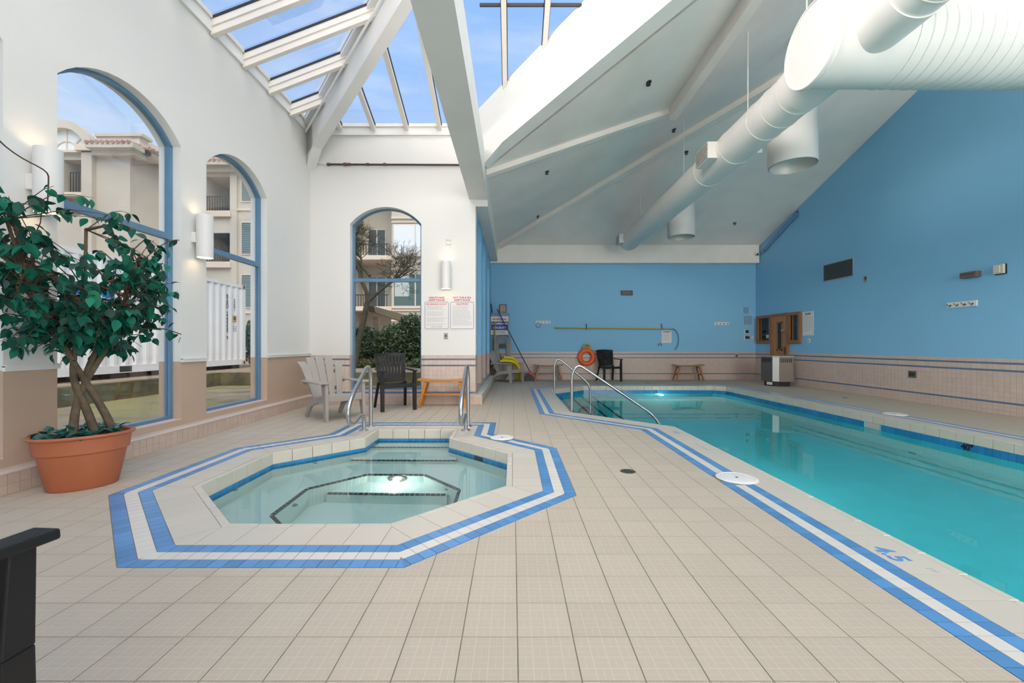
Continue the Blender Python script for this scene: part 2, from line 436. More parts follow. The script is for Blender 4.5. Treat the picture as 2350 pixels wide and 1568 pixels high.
for q, (a, b, x, ps, cut) in enumerate(vis):
    if q < 300:
        cxx = sum(p[0] for p in ps[0])/len(ps[0])
        if not cut:
            p = ps[0]; obj('tile', me_tile, FLOOR, ((p[0][0]+p[2][0])/2, (p[0][1]+p[2][1])/2, 0))
        else:
            m_ = MB()
            for p in ps: m_.prism(p, -.0034, 0)
            m_.build('tile', TILE, FLOOR)
    else:
        for p in ps: rest.prism(p, -.0034, 0)
stuff(rest.build('tile_field', TILE, FLOOR))

# ------------------------------------------------------------------ rings of coping, border and waterline tiles
def ring(poly, a, b, length, gap=.004):
    """tiles between offsets a and b of poly, perpendicular joints, mitred at the corners"""
    pa, pb = offset(poly, a+gap/2), offset(poly, b-gap/2); m = len(poly); out = []
    for i in range(m):
        j = (i+1) % m; trap = [pa[i], pb[i], pb[j], pa[j]]
        e = (Vector(poly[j])-Vector(poly[i])).normalized(); nn = Vector((e.y, -e.x)); o = Vector(poly[i])
        ts = [(Vector(p)-o).dot(e) for p in trap]; t0, t1 = min(ts), max(ts); mid = (Vector(poly[j])-o).length/2
        k0 = math.floor((t0-mid)/length-.5); k1 = math.ceil((t1-mid)/length+.5)
        for k in range(k0, k1+1):
            s0 = mid+(k-.5)*length+gap/2; s1 = s0+length-gap
            rc = [o+e*s0+nn*a, o+e*s0+nn*b, o+e*s1+nn*b, o+e*s1+nn*a]; rc = [tuple(v) for v in rc]
            if area(rc) < 0: rc.reverse()
            tr = trap if area(trap) > 0 else trap[::-1]
            p = inter(rc, tr)
            if abs(area(p)) > 1.5e-4: out.append((i, p))
    return out
def shared(cache, p, z0, z1, m, name, parent, bevel=0):
    MB().prism(p, z0, z1).build(name, m, parent, bevel=bevel)
def visible(x, y): return y > 1.25 and abs(x) < y*1.27
def border(parent, poly, keep, lids):
    rows = [(BIN, BTILE), (BIN+.0763, WBT), (BIN+.1526, BTILE)]; al = []
    for a, m in rows:
        for i, p in ring(poly, a, a+.0763, .0762, .0032):
            c = (sum(q[0] for q in p)/len(p), sum(q[1] for q in p)/len(p))
            if any((c[0]-lx)**2+(c[1]-ly)**2 < (lr+.01)**2 for lx, ly, lr in lids): continue
            if c[1] < YF+.4: continue
            al.append((0 if visible(*c) else 1, c[1], m, p))
    al.sort(key=lambda t: t[:2])
    rs = {}
    for q, (a, y, m, p) in enumerate(al):
        if q < keep: MB().prism(p, -.0034, .0003).build('border_tile', m, parent)
        else: rs.setdefault(m.name, (m, MB()))[1].prism(p, -.0034, .0003)
    for m, b in rs.values(): stuff(b.build('border_tiles', m, parent))
def copings(parent, poly):
    for i, p in ring(poly, .0, COP, .2, .003):
        MB().prism(p, -.113, .0006).build('coping_nosing', COPING, parent, bevel=.006)
    for i, p in ring(poly, COP, BIN, .2, .003):
        MB().prism(p, -.0034, .0005).build('coping_tile', COPING, parent)
def wall_band(parent, poly, z0, z1, m, name, length, thick, edges=None, skip=None):
    for i, p in ring(poly, -thick, 0.002, length, .003):
        if edges is not None and i not in edges: continue
        c = (sum(q[0] for q in p)/len(p), sum(q[1] for q in p)/len(p))
        if skip and skip(i, c): continue
        MB().prism(p, z0, z1).build(name, m, parent)
def shell(parent, poly, z0, z1, m, name):
    b = MB(); a, c = offset(poly, .0025), offset(poly, .22); k = len(poly)
    for i in range(k):
        j = (i+1) % k; b.hexa([(*a[i], z0), (*c[i], z0), (*c[j], z0), (*a[j], z0), (*a[i], z1), (*c[i], z1), (*c[j], z1), (*a[j], z1)])
    return b.build(name, m, parent)

# ---- hot tub
SZ = -.14
TUB = thing('hot_tub', 'octagonal sunken hot tub with tiled steps, bench and blue and white border', 'hot tub', (0, 0, 0))
LIDS = [(-.12, 4.86, .135), (1.80, 3.385, .155), (5.90, 6.51, .16)]
border(TUB, SPA, 300, LIDS); copings(TUB, SPA)
wall_band(TUB, SPA, -.222, -.1135, WLT, 'waterline_tile', .0762, .006, skip=lambda i, c: i == 3 and abs(c[0]+.36) < .075)
q_ = [Vector((-.36, 4.48))+Vector((-.7071, .7071))*a_+Vector((.7071, .7071))*b_ for a_, b_ in ((-.072, -.004), (-.072, .04), (.072, .04), (.072, -.004))]
MB().prism([tuple(v) for v in q_], -.215, -.1145).build('skimmer_mouth', mat('dark_skimmer', (.01, .035, .07), .5), TUB)
shell(TUB, SPA, -1.2, -.1136, SPAT, 'basin_wall')
WC, WA = (-1.19, 3.60), .69; hs = WA*math.tan(math.pi/8)
WELL = [(WC[0]+x, WC[1]+y) for x, y in [(-hs, -WA), (hs, -WA), (WA, -hs), (WA, hs), (hs, WA), (-hs, WA), (-WA, hs), (-WA, -hs)]]
OCT = [SPA[k] for k in (0, 1, 2, 3, 4, 7, 8, 9)]
ob = offset(OCT, .05); b = MB()
for i in range(8):
    j = (i+1) % 8; b.hexa([(*WELL[i], -1.2), (*ob[i], -1.2), (*ob[j], -1.2), (*WELL[j], -1.2), (*WELL[i], -.5), (*ob[i], -.5), (*ob[j], -.5), (*WELL[j], -.5)])
b.build('bench', SPAT, TUB)
MB().prism([(-2.2, 2.6), (-.1, 2.6), (-.1, 4.9), (-2.2, 4.9)], -1.25, -.95).build('basin_floor', SPAT, TUB)
MB().box(-1.71, -.71, 5.10, 5.34, -1.2, -.25).build('step', SPAT, TUB)
MB().box(-1.71, -.71, 4.80, 5.10, -1.2, -.375).box(-1.79, -.63, 4.66, 4.80, -1.2, -.375).build('step', SPAT, TUB)
MB().box(-1.76, -.62, 3.985, 4.33, -1.2, -.72).build('step', SPAT, TUB)
def nosing(p0, p1, z, inward):
    p0, p1 = Vector(p0), Vector(p1); e = p1-p0; L = e.length; e.normalize(); k = max(1, int(L/.048)); b = MB(); iv = Vector(inward)
    for q in range(k):
        a, c = p0+e*(L*q/k+.002), p0+e*(L*(q+1)/k-.002); f0, f1 = -iv*.003, iv*.028
        pts = [tuple(a+f0), tuple(c+f0), tuple(c+f1), tuple(a+f1)]
        if area(pts) < 0: pts.reverse()
        b.prism(pts, z-.03, z+.0015)
    return b
b = MB()
for i in range(8):
    j = (i+1) % 8; e = (Vector(WELL[j])-Vector(WELL[i])).normalized(); q = nosing(WELL[i], WELL[j], -.5, (e.y, -e.x)); k = len(b.v); b.v += q.v; b.f += [tuple(k+x for x in f) for f in q.f]
stuff(b.build('nosing_tiles', NOSE, TUB))
for p0, p1, z in (((-1.69, 5.10), (-.73, 5.10), -.25), ((-1.79, 4.66), (-.63, 4.66), -.375), ((-1.75, 3.985), (-.63, 3.985), -.72)):
    stuff(nosing(p0, p1, z, (0, 1)).build('nosing_tiles', NOSE, TUB))
LX = -1.17
fx = MB().cyl((LX, 4.292, -.605), (LX, 4.268, -.605), .098, .09, 28).build('lamp_ring', mat('dark_bezel', (.05, .055, .045), .4), TUB, True)
MB().lathe([(.001, .0), (.03, -.0), (.055, .012)], 24).build('lamp_lens', mat('lit_lens', (1, 1, .9), .3, emit=(1, .97, .80), es=12), TUB, True)
l_ = lamp('tub_glow', 'POINT', (LX, 4.18, -.62), (0, 0, 0), 2.0, (.95, 1, .9), shadow_soft_size=.05); l_.parent = TUB
lens = bpy.data.objects['lamp_lens']; lens.location = (LX, 4.262, -.605); lens.rotation_euler = (-H90, 0, 0)
b = MB()
for i in range(14): b.box(-1.54+i*.022, -1.531+i*.022, 3.30, 3.47, -.95, -.942)
for i in range(4): b.box(-1.545, -1.235, 3.295+i*.056, 3.305+i*.056, -.95, -.940)
b.build('drain_grate', mat('grate', (.03, .10, .12), .5), TUB)
b = MB()
for x, y, z, r in ((-2.06, 4.41, -.23, .02), (-2.368, 3.6, -.23, .02), (-.30, 4.49, -.23, .02)):
    b.cyl((x-.012, y+.012, z), (x+.012, y-.012, z), r, None, 14)
for x, y in ((-1.87, 3.62), (-.62, 4.02)): b.cyl((x-.012, y+.01, -.62), (x+.016, y-.01, -.62), .022, None, 14)
b.build('jet_nozzles', mat('jet_grey', (.25, .3, .3), .4), TUB)
MB().poly([(x, y, SZ) for x, y in offset(SPA, -.0005)]).build('water', SPAW, TUB, fix=False)

# ---- swimming pool
PZ = -.195
PL = thing('swimming_pool', 'long indoor swimming pool of turquoise water with blue waterline tiles', 'swimming pool', (0, 0, 0))
border(PL, POOL, 300, LIDS); copings(PL, POOL)
wall_band(PL, POOL, -.222, -.1135, WLT, 'waterline_tile', .0762, .006, {1, 2, 3, 4, 5}, skip=lambda i, c: c[1] < 2.2 or (i == 1 and abs(c[1]-6.37) < .13))
MB().box(5.445, 5.53, 6.25, 6.50, -.188, -.115).build('skimmer_mouth', mat('skimmer_cream', (.55, .5, .42), .5), PL)
MB().box(5.446, 5.455, 6.25, 6.50, -.192, -.182).box(5.446, 5.455, 6.25, 6.26, -.19, -.115).box(5.446, 5.455, 6.49, 6.50, -.19, -.115).build('skimmer_frame', mat('cream_plastic', (.75, .72, .65), .4), PL)
shell(PL, POOL, -1.6, -.1136, POOLP, 'basin_wall')
MB().box(.7, 5.7, -2.5, 11.3, -1.45, -1.25).build('basin_floor', POOLP, PL)
NAVY = mat('navy_nosing', (.02, .06, .09), .35)
for k, (x, z) in enumerate(((1.19, -.30), (1.50, -.52), (1.81, -.76), (2.13, -1.0))):
    MB().box(.90, x, 5.4, 11.05, -1.5, z).build('step', POOLP, PL)
    MB().box(x-.045, x+.003, 5.5, 11.0, z-.03, z+.002).build('nosing', NAVY, PL)
MB().poly([(x, y, PZ) for x, y in offset(POOL, -.0005)]).build('water', POOLW, PL, fix=False)
MB().lathe([(.001, 0), (.05, 0), (.07, .012)], 20).build('lamp_lens', mat('pool_lamp_lens', (1, 1, .95), .3, emit=(1, .95, .85), es=9), PL, True)
def pool_lamp(p, e, parent, col=(.85, 1, .97)):
    l_ = lamp('underwater_glow', 'POINT', p, (0, 0, 0), e, col, shadow_soft_size=.06); l_.parent = parent
pool_lamp((3.83, 10.85, -.42), 12, PL)
for y_ in (4.6, 1.2, -1.0):  # unseen lamps added below the coping to make the pool water glow
    x_ = 5.435; MB().lathe([(.001, 0), (.06, 0), (.08, .012)], 20).build('lamp_lens', MATS['pool_lamp_lens'], PL, True)
    q_ = [o for o in PL.children if o.name.startswith('lamp_lens')][-1] if False else bpy.data.objects['lamp_lens.%03d' % (2+(4.6, 1.2, -1.0).index(y_))]
    q_.location = (2.137 if y_ < 5 else 5.443, y_, -.62); q_.rotation_euler = (0, H90 if y_ < 5 else -H90, 0)
    pool_lamp((2.26 if y_ < 5 else 5.32, y_, -.62), 11, PL)
o = bpy.data.objects['lamp_lens.001']; o.location = (3.83, 10.985, -.30); o.rotation_euler = (-H90, 0, 0)
DEPTHM = mat('black_depth_marking', (.01, .012, .02), .4); BLUEM = mat('blue_marking', (.13, .30, .60), .4); FADEM = mat('faded_marking', (.42, .45, .52), .5)
put_text('depth_marking', '40"', .10, DEPTHM, (5.4425, 5.05, -.158), (H90, 0, -H90), PL, bold=.004)
put_text('depth_marking', '33', .115, DEPTHM, (3.72, 10.9925, -.155), FACE_S, PL, bold=.004)
put_text('depth_marking', '4.5', .125, BLUEM, (1.93, 2.155, .0008), (0, 0, -H90), PL, bold=.004)
put_text('depth_marking', 'FT', .04, FADEM, (1.99, 2.0, .0008), (0, 0, -H90), PL)
put_text('depth_marking', '4.0', .10, BLUEM, (2.0, 5.16, .0008), (0, 0, -H90), PL)
put_text('depth_marking', 'NO DIVING', .06, FADEM, (1.985, 4.42, .0008), (0, 0, -H90), PL)

# ------------------------------------------------------------------ walls with arched openings
def arch(u0, u1, zs, zt, n=14):
    c = (u0+u1)/2; hw = (u1-u0)/2; r = zt-zs; rad = (hw*hw+r*r)/(2*r); a = math.asin(hw/rad)
    return [(c+rad*math.sin(-a+2*a*i/n), zt-rad+rad*math.cos(-a+2*a*i/n)) for i in range(n+1)]
ZSIL, ZSPR, ZAPX = .245, 3.275, 3.585
def arched_wall(mb, u0, u1, top, axis, a0, a1, wins):
    cur = u0
    for w0, w1 in wins:
        mb.ext([(cur, 0), (w0, 0), (w0, top), (cur, top)], axis, a0, a1)
        mb.ext([(w0, 0), (w1, 0), (w1, ZSIL), (w0, ZSIL)], axis, a0, a1)
        ar = arch(w0, w1, ZSPR, ZAPX)
        for i in range(len(ar)-1):
            mb.ext([ar[i], ar[i+1], (ar[i+1][0], top), (ar[i][0], top)], axis, a0, a1)
        cur = w1
    mb.ext([(cur, 0), (u1, 0), (u1, top), (cur, top)], axis, a0, a1)
    return mb
WN = [0]
def arched_window(w0, w1, axis, g, ea=None):
    """frame and panes standing at coordinate g of the wall's thickness"""
    WN[0] += 1; m = lambda u, z: (u, z)
    t = bpy.data.objects.new('window_%d' % WN[0], None); C.objects.link(t); struct(t, 'arched window with blue metal frame and one transom')
    e = .038; fr = MB(); a0, a1 = g-.03, g+.03
    fr.ext([(w0, ZSIL), (w0+e, ZSIL), (w0+e, ZSPR), (w0, ZSPR)], axis, a0, a1).ext([(w1-e, ZSIL), (w1, ZSIL), (w1, ZSPR), (w1-e, ZSPR)], axis, a0, a1)
    fr.ext([(w0+e, ZSIL), (w1-e, ZSIL), (w1-e, ZSIL+e), (w0+e, ZSIL+e)], axis, a0, a1)
    A, B = arch(w0, w1, ZSPR, ZAPX), arch(w0+e, w1-e, ZSPR-.01, ZAPX-(ea or e))
    for i in range(len(A)-1): fr.ext([B[i], B[i+1], A[i+1], A[i]], axis, a0, a1)
    fr.build('window_frame', BLUEF, t)
    MB().ext([(w0+e, 2.235), (w1-e, 2.235), (w1-e, 2.30), (w0+e, 2.30)], axis, a0, a1).build('transom', BLUEF, t)
    MB().ext([(w0+e, ZSIL+e), (w1-e, ZSIL+e), (w1-e, 2.235), (w0+e, 2.235)], axis, g-.004, g+.004).build('pane', GLASS, t)
    MB().ext([(w0+e, 2.30), (w1-e, 2.30)]+[q for q in reversed(B)], axis, g-.004, g+.004).build('pane', GLASS, t)
    return t
LW = [(-3.21, -1.93), (-1.55, -.27), (.11, 1.39), (1.77, 3.055), (3.42, 4.70), (5.085, 6.345)]
WL = struct(arched_wall(MB(), YF-.1, YE+.25, 4.9, 'x', XL, XL-.25, LW).build('wall_left', LWALL), 'white wall with tan lower part and tall arched windows')
for w in LW: arched_window(w[0], w[1], 'x', XL-.125)
WE = struct(arched_wall(MB(), XL-.2, XS, 4.9, 'y', YE, YE+.25, [(-2.955, -1.66)]).build('wall_end', EWALL), 'white end wall with pink tiled dado and one arched window')
arched_window(-2.955, -1.66, 'y', YE+.14, .014)
SW = [(7.98, 9.1), (9.32, 10.5), (11.05, 12.3)]
WS = struct(arched_wall(MB(), YE+.25, YB, 4.2, 'x', XS-.001, XS-.25, SW).build('wall_inner', BWALL), 'blue side wall with arched windows beside the far deck')
for w in SW: arched_window(w[0], w[1], 'x', XS-.125)
WB = struct(MB().box(XS-.25, XR+.25, YB, YB+.25, 0, 4.6).build('wall_back', BWALL), 'blue back wall above pink tiled dado')
b = MB(); b.ext([(YF, 0), (YB+.05, 0), (YB+.05, 4.05), (4.9, 6.83), (YF, 6.83)], 'x', XR, XR+.25)
WR = struct(b.build('wall_right', BWALL), 'tall blue gable wall above pink tiled dado')
# unseen rear wall, with a wide opening added behind the fill lamps
b = MB().box(XL-.25, -3.05, YF-.2, YF, 0, 7).box(7.25, XR+.25, YF-.2, YF, 0, 7).box(-3.05, 7.25, YF-.2, YF, 0, .65).box(-3.05, 7.25, YF-.2, YF, 3.95, 7)
WF = struct(b.build('wall_front', WHITE), 'white wall with a wide opening added behind the fill lamps')
# base ledges
BL = struct(MB().box(XL-.01, XL+.085, YF, YE-.09, 0, .152).build('baseboard_left', mat('ledge_grout', (.60, .52, .46), .7)), 'pink tiled ledge along the foot of the left wall')
m_l = MB().box(0, .006, .0015, .0747, .001, .0725).mesh('tile', LEDGE)
y = YE-.10; k = 0
while y > 1.3:
    for r in range(2): obj('tile', m_l, BL, (XL+.083, y-.0762, r*.0742))
    y -= .0762
b = MB()
pr = [(XL-.005, .148), (XL+.093, .148), (XL+.095, .158), (XL+.088, .168), (XL+.07, .174), (XL-.005, .178)]
k = len(pr); b.v = [(x, YF, z) for x, z in pr]+[(x, YE-.08, z) for x, z in pr]; b.f = [tuple(range(k)), tuple(range(2*k-1, k-1, -1))]+[(i, (i+1) % k, k+(i+1) % k, k+i) for i in range(k)]
b.build('ledge_cap', mat('ledge_cap', (.62, .53, .47), .4), BL)
BE = struct(MB().box(XL, XS+.115, YE-.09, YE+.02, 0, .152).box(XS-.02, XS+.115, YE+.02, YB, 0, .152).build('baseboard_end', mat('ledge_grout', (.6, .5, .43))), 'pink tiled ledge along the foot of the end wall')
m_e = MB().box(.0015, .0747, -.006, 0, .001, .0725).mesh('tile', LEDGE)
x = XL+.10
while x < XS+.10:
    for r in range(2): obj('tile', m_e, BE, (x, YE-.09, r*.0742))
    x += .0762
MB().box(XL, XS+.118, YE-.097, YE, .150, .172).build('ledge_cap', MATS['ledge_cap'], BE)
MB().box(XS-.01, XS+.118, YE+.001, YB-.01, .150, .172).build('ledge_cap', mat('pale_ledge', (.68, .66, .62), .5), BE)
# chair rail on the left wall piers
cur = YF; TR = struct(bpy.data.objects.new('trim_1', None), 'white chair rail along the left wall'); C.objects.link(TR)
for w0, w1 in LW+[(YE, YE)]:
    MB().box(XL-.002, XL+.022, cur-.004, w0+.004, .878, .915).box(XL-.002, XL+.030, cur-.004, w0+.004, .908, .922).build('rail', WHITE, TR); cur = w1
for w0, w1 in LW: MB().box(XL-.13, XL+.004, w0, w1, ZSIL-.004, ZSIL+.004).build('sill', mat('pink_sill', (.70, .56, .50), .5), TR)
# tiled dado: individual tiles where they can be told apart, joined beyond
ROWS = [(.222+.0767*i, .222+.0767*(i+1)-.003) for i in range(6)]+[(.713, .793), (.824, .880)]
STR = [(.6845, .7095), (.796, .8205)]
def dado_tiles(parent, axis, a, dirn, u0, u1, m, skip=None, joined=False, zoff=0.0, low=False):
    rows = [(z0+zoff, z1+zoff) for z0, z1 in ROWS]
    if low: rows = [(.0767*i+.003, .0767*(i+1)) for i in range(2)]+[(.1565, .188)]+rows
    J = MB(); n_ = math.ceil((u1-u0)/.0767-.02)
    for i in range(n_):
        ua, ub = u0+i*.0767+.0012, min(u1, u0+(i+1)*.0767)-.0012
        for z0, z1 in rows:
            if skip and skip((ua+ub)/2, (z0+z1)/2): continue
            b = J if joined else MB()
            if axis == 'y': b.box(ua, ub, a, a-.005, z0, z1)
            else: b.box(a, a-.005*dirn, ua, ub, z0, z1)
            if not joined: b.build('tile', m, parent)
    if joined: stuff(J.build('tile_field', m, parent))
    for z0, z1 in STR+[(.193, .218)]:
        b = MB()
        segs = [(u0, u1)]
        if skip and axis == 'y': segs = [(u0, -2.955), (-1.66, u1)] if z1 > .3 else segs
        for s0, s1 in segs:
            k = max(1, int((s1-s0)/.153))
            for q in range(k):
                c0, c1 = s0+(s1-s0)*q/k+.001, s0+(s1-s0)*(q+1)/k-.001
                if axis == 'y': b.box(c0, c1, a, a-.006, z0+zoff, z1+zoff)
                else: b.box(a, a-.006*dirn, c0, c1, z0+zoff, z1+zoff)
        b.build('blue_stripe', STRIPE, parent)
dado_tiles(WE, 'y', YE, 1, XL+.02, XS-.005, WTILE, skip=lambda u, z: -2.98 < u < -1.635)
dado_tiles(WR, 'x', XR, 1, 6.12, 6.12+33*.0767, WTILE2, zoff=-.02, low=False)
dado_tiles(WR, 'x', XR, 1, 6.12+33*.0767, YB-.003, WTILE2, joined=True, zoff=-.02)
dado_tiles(WB, 'y', YB, 1, XS+.15, XR-.005, WTILE2, joined=True, zoff=-.02)
b = MB()
for z0, z1 in [(.003, .062), (.0655, .125), (.128, .17)]:
    y = 6.12
    while y < YB-.1: b.box(XR, XR-.005, y+.0012, y+.0755, z0, z1); y += .0767
    x = XS+.15
    while x < XR-.1: b.box(x+.0012, x+.0755, YB, YB-.005, z0, z1); x += .0767
stuff(b.build('tile_field', WTILE2, WR))
for k, (z0, z1) in enumerate(STR+[(.193, .218)]):
    b = MB(); cur = YE+.05
    for w0, w1 in SW+[(YB, YB)]: b.box(XS-.002, XS+.006, cur, w0, z0, z1); cur = w1
    b.build('blue_stripe', STRIPE, WS)
print('walls ok')
# ------------------------------------------------------------------ ceiling, beams, skylight
def slab(mb, pl, zf, t):
    k = len(pl); a = len(mb.v); mb.v += [(x, y, zf(x, y)) for x, y in pl]+[(x, y, zf(x, y)+t) for x, y in pl]
    mb.f.append(tuple(a+i for i in range(k))); mb.f.append(tuple(a+k+i for i in reversed(range(k))))
    for i in range(k): j = (i+1) % k; mb.f.append((a+i, a+j, a+k+j, a+k+i))
    return mb
YTOP, XTOP, YS = 3.5, 3.35, -1.0; ZTOP = zE(YTOP)
b = slab(MB(), [(-.92, 13.24), (7.75, 13.24), (7.75, 4.569)], lambda x, y: zP1(y), .15)
slab(b, [(-.92, 13.24), (7.75, 4.569), (7.75, YF-.2), (XTOP, YF-.2), (XTOP, YTOP), (-.92, 7.77)], lambda x, y: zP2(x), .15)
b.box(XTOP, XTOP+.1, YF-.2, YTOP+.05, zP2(XTOP), ZTOP+.1).box(XL-.25, XTOP+.1, YF-.2, YS, ZTOP+.02, ZTOP+.15)
b.box(XL-.25, .49, YS-.06, YS, 4.9, ZTOP+.1).box(XL-.25, XL, YF-.2, YS, 4.85, ZTOP+.1)
CE = struct(b.build('ceiling', CEIL), 'white sloping plaster ceiling over the pool')
MB().box(XS-.05, XR-.02, 12.78, YB+.02, 3.56, 4.14).build('header_beam', CEIL, CE)
MB().box(-.785, -.448, YF, 7.70, 3.72, 4.21).build('tie_beam', BEAM, CE)
MB().box(-.76, -.45, 7.70, YB, 3.60, 4.12).build('eave_beam', BEAM, CE)
MB().box(2.71, 2.84, YF, 7.32, 4.97, 5.30).build('ridge_beam', CEIL, CE)
MB().hexa([(-.45, 7.30, zP2(-.45)-.09), (2.75, 7.30, zP2(2.75)-.09), (2.75, 7.44, zP2(2.75)-.09), (-.45, 7.44, zP2(-.45)-.09),
           (-.45, 7.30, zP2(-.45)+.02), (2.75, 7.30, zP2(2.75)+.02), (2.75, 7.44, zP2(2.75)+.02), (-.45, 7.44, zP2(-.45)+.02)]).build('rafter', CEIL, CE)
def diag(mb, c0, c1, y0, y1, zb, zt):
    """beam running at 45 degrees in plan between the lines x+y=c0 and x+y=c1; zb/zt give heights at y measured on c0"""
    d = (c1-c0)/2; P = []
    for z in (zb, zt):
        P += [(c0-y0, y0, z(y0)), (c0-y0+d, y0+d, z(y0)), (c0-y1+d, y1+d, z(y1)), (c0-y1, y1, z(y1))]
    return mb.hexa(P)
hy = lambda y: zP1(y)
diag(MB(), 12.319-.12, 12.319+.12, 12.75, 4.9, lambda y: zP1(y)-.15, lambda y: zP1(y)+.02).build('hip_beam', CEIL, CE)
vb = lambda y: zP2(6.35-y)-.005
diag(MB(), 6.35, 6.66, 6.85, 2.9, vb, lambda y: vb(y)+.40).hexa([(-.47, 6.80, 3.98), (-.40, 6.98, 3.98), (-.1, 6.76, vb(6.45)), (-.13, 6.48, vb(6.45)), (-.47, 6.80, 4.4), (-.40, 6.98, 4.4), (-.1, 6.76, 4.6), (-.13, 6.48, 4.6)]).build('valley_beam', BEAM, CE)
diag(MB(), 6.60, 6.95, 7.3, 2.9, lambda y: vb(y)+.30, lambda y: vb(y)+.60).build('valley_fascia', BEAM, CE)
diag(MB(), 6.74, 7.0, 7.55, 3.2, lambda y: vb(y)+.50, lambda y: zE(y)-.0).build('valley_curb', BEAM, CE)
b = MB(); pts = [(6.54-y, y, vb(y)+.445) for y in (7.05, 6.0, 4.5, 3.0)]; b.tube(pts, .016, 8)
b.build('conduit', WHITE, CE, True)
hb = lambda y: 4.47+.39*(7.47-y)
diag(MB(), 3.87, 4.10, 7.60, 3.4, lambda y: hb(y-.06), lambda y: hb(y)+.60).build('hip_beam', BEAM, CE)
diag(MB(), 3.87, 4.10, 7.62, 7.36, lambda y: 4.21+(7.62-y)*1.25, lambda y: 5.0).build('beam_bracket', BEAM, CE)
diag(MB(), 3.74, 4.24, 7.62, 3.45, lambda y: zE(y)-.17, lambda y: zE(y)+.0).build('hip_curb', BEAM, CE)
b = MB(); b.tube([(3.80-y, y, hb(y)+.36) for y in (7.45, 6.2, 5.0, 3.6)], .018, 8).tube([(XL+.05, 7.55, 4.85), (XL+.05, 7.6, 4.45), (XL+.08, 7.63, 4.40), (-3.36, 7.64, 4.345)], .02, 8)
b.build('conduit', WHITE, CE, True)
MB().box(XL-.26, XL+.035, YS, YE+.26, 4.88, 5.04).build('wall_cap', BEAM, CE)
MB().box(XL-.26, -.5, YE-.035, YE+.26, 4.88, 5.02).build('wall_cap', BEAM, CE)

SK = bpy.data.objects.new('window_%d' % (WN[0]+1), None); C.objects.link(SK); struct(SK, 'glazed hip skylight with cream glazing bars')
b = MB().box(XL-.1, -.6, YE-.06, YE+.02, 5.02, 5.075); b.build('sill_bar', FRAME, SK)
MB().box(XL-.02, XL+.06, YS, YE, 5.03, 5.085).build('sill_bar', FRAME, SK)
def ebar(x, ya, yb):
    MB().hexa([(x-.036, ya, zE(ya)-.105), (x+.036, ya, zE(ya)-.105), (x+.036, yb, zE(yb)-.105), (x-.036, yb, zE(yb)-.105),
               (x-.036, ya, zE(ya)), (x+.036, ya, zE(ya)), (x+.036, yb, zE(yb)), (x-.036, yb, zE(yb))]).build('glazing_bar', FRAME, SK)
    b = MB()
    for s in (-1, 1):
        a, c = sorted((x+s*.036, x+s*.047)); b.hexa([(a, ya, zE(ya)-.03), (c, ya, zE(ya)-.03), (c, yb, zE(yb)-.03), (a, yb, zE(yb)-.03), (a, ya, zE(ya)), (c, ya, zE(ya)), (c, yb, zE(yb)), (a, yb, zE(yb))])
    b.build('gasket', GASKET, SK)
def lbar(y, xa, xb):
    Z = lambda x, d, w: None
    b = MB()
    for w, d0, d1 in ((.090, -.115, .0), (.062, -.205, -.115)):
        b.hexa([(xa, y-w/2, zL(xa)+d0), (xb, y-w/2, zL(xb)+d0), (xb, y+w/2, zL(xb)+d0), (xa, y+w/2, zL(xa)+d0), (xa, y-w/2, zL(xa)+d1), (xb, y-w/2, zL(xb)+d1), (xb, y+w/2, zL(xb)+d1), (xa, y+w/2, zL(xa)+d1)])
    b.build('glazing_bar', FRAME, SK)
    b = MB()
    for s in (-1, 1):
        a, c = sorted((y+s*.045, y+s*.054)); b.hexa([(xa, a, zL(xa)-.03), (xb, a, zL(xb)-.03), (xb, c, zL(xb)-.03), (xa, c, zL(xa)-.03), (xa, a, zL(xa)), (xb, a, zL(xb)), (xb, c, zL(xb)), (xa, c, zL(xa))])
    b.build('gasket', GASKET, SK)
HIPC, VALC = 3.99, 6.85
xs = [-.12+.6*k for k in range(-6, 7)]
for x in xs:
    ya = min(7.66, VALC-x); yb = max(YTOP, HIPC-x)
    if XL < x < XTOP and ya-yb > .1: ebar(x, ya, yb)
reg = [(-3.67, 7.66), (HIPC-YTOP, YTOP), (VALC-YTOP, YTOP), (VALC-7.66, 7.66)]
if area(reg) < 0: reg.reverse()
for x0, x1 in zip([-3.72]+xs, xs+[4.2]):
    p = inter([(x0, 3), (x1, 3), (x1, 8), (x0, 8)], reg)
    if area(p) > .01: slab(MB(), p, lambda x, y: zE(y)-.012, .010).build('pane', SKYGLASS, SK)
b = MB(); yy = 5.80; b.box(-.45, VALC-yy, yy-.012, yy+.012, zE(yy)-.04, zE(yy)-.0); b.build('purlin_gasket', GASKET, SK)
ys = [7.58-.605*k for k in range(0, 15)]
for y in ys:
    xb = min(HIPC-y, HIPC-YTOP)
    if y > YS and xb-XL > .1: lbar(y, XL+.02, xb)
reg = [(-3.67, 7.66), (-3.67, YS), (HIPC-YTOP, YS), (HIPC-YTOP, YTOP)]
if area(reg) < 0: reg.reverse()
for y1, y0 in zip([7.7]+ys, ys+[-1.2]):
    p = inter([(-4, y0), (1, y0), (1, y1), (-4, y1)], reg)
    if area(p) > .01: slab(MB(), p, lambda x, y: zL(x)-.012, .010).build('pane', SKYGLASS, SK)
b = MB()
for y0, y1 in ((YS, 1.2), (1.25, YTOP)): MB().box(HIPC-YTOP, XTOP, y0, y1, ZTOP, ZTOP+.012).build('pane', SKYGLASS, SK)  # unseen flat glass top, added to let in light
MB().tube([(3.76-y, y, zE(y)-.10) for y in (7.55, 3.5)], .018, 4).build('gasket', GASKET, SK)

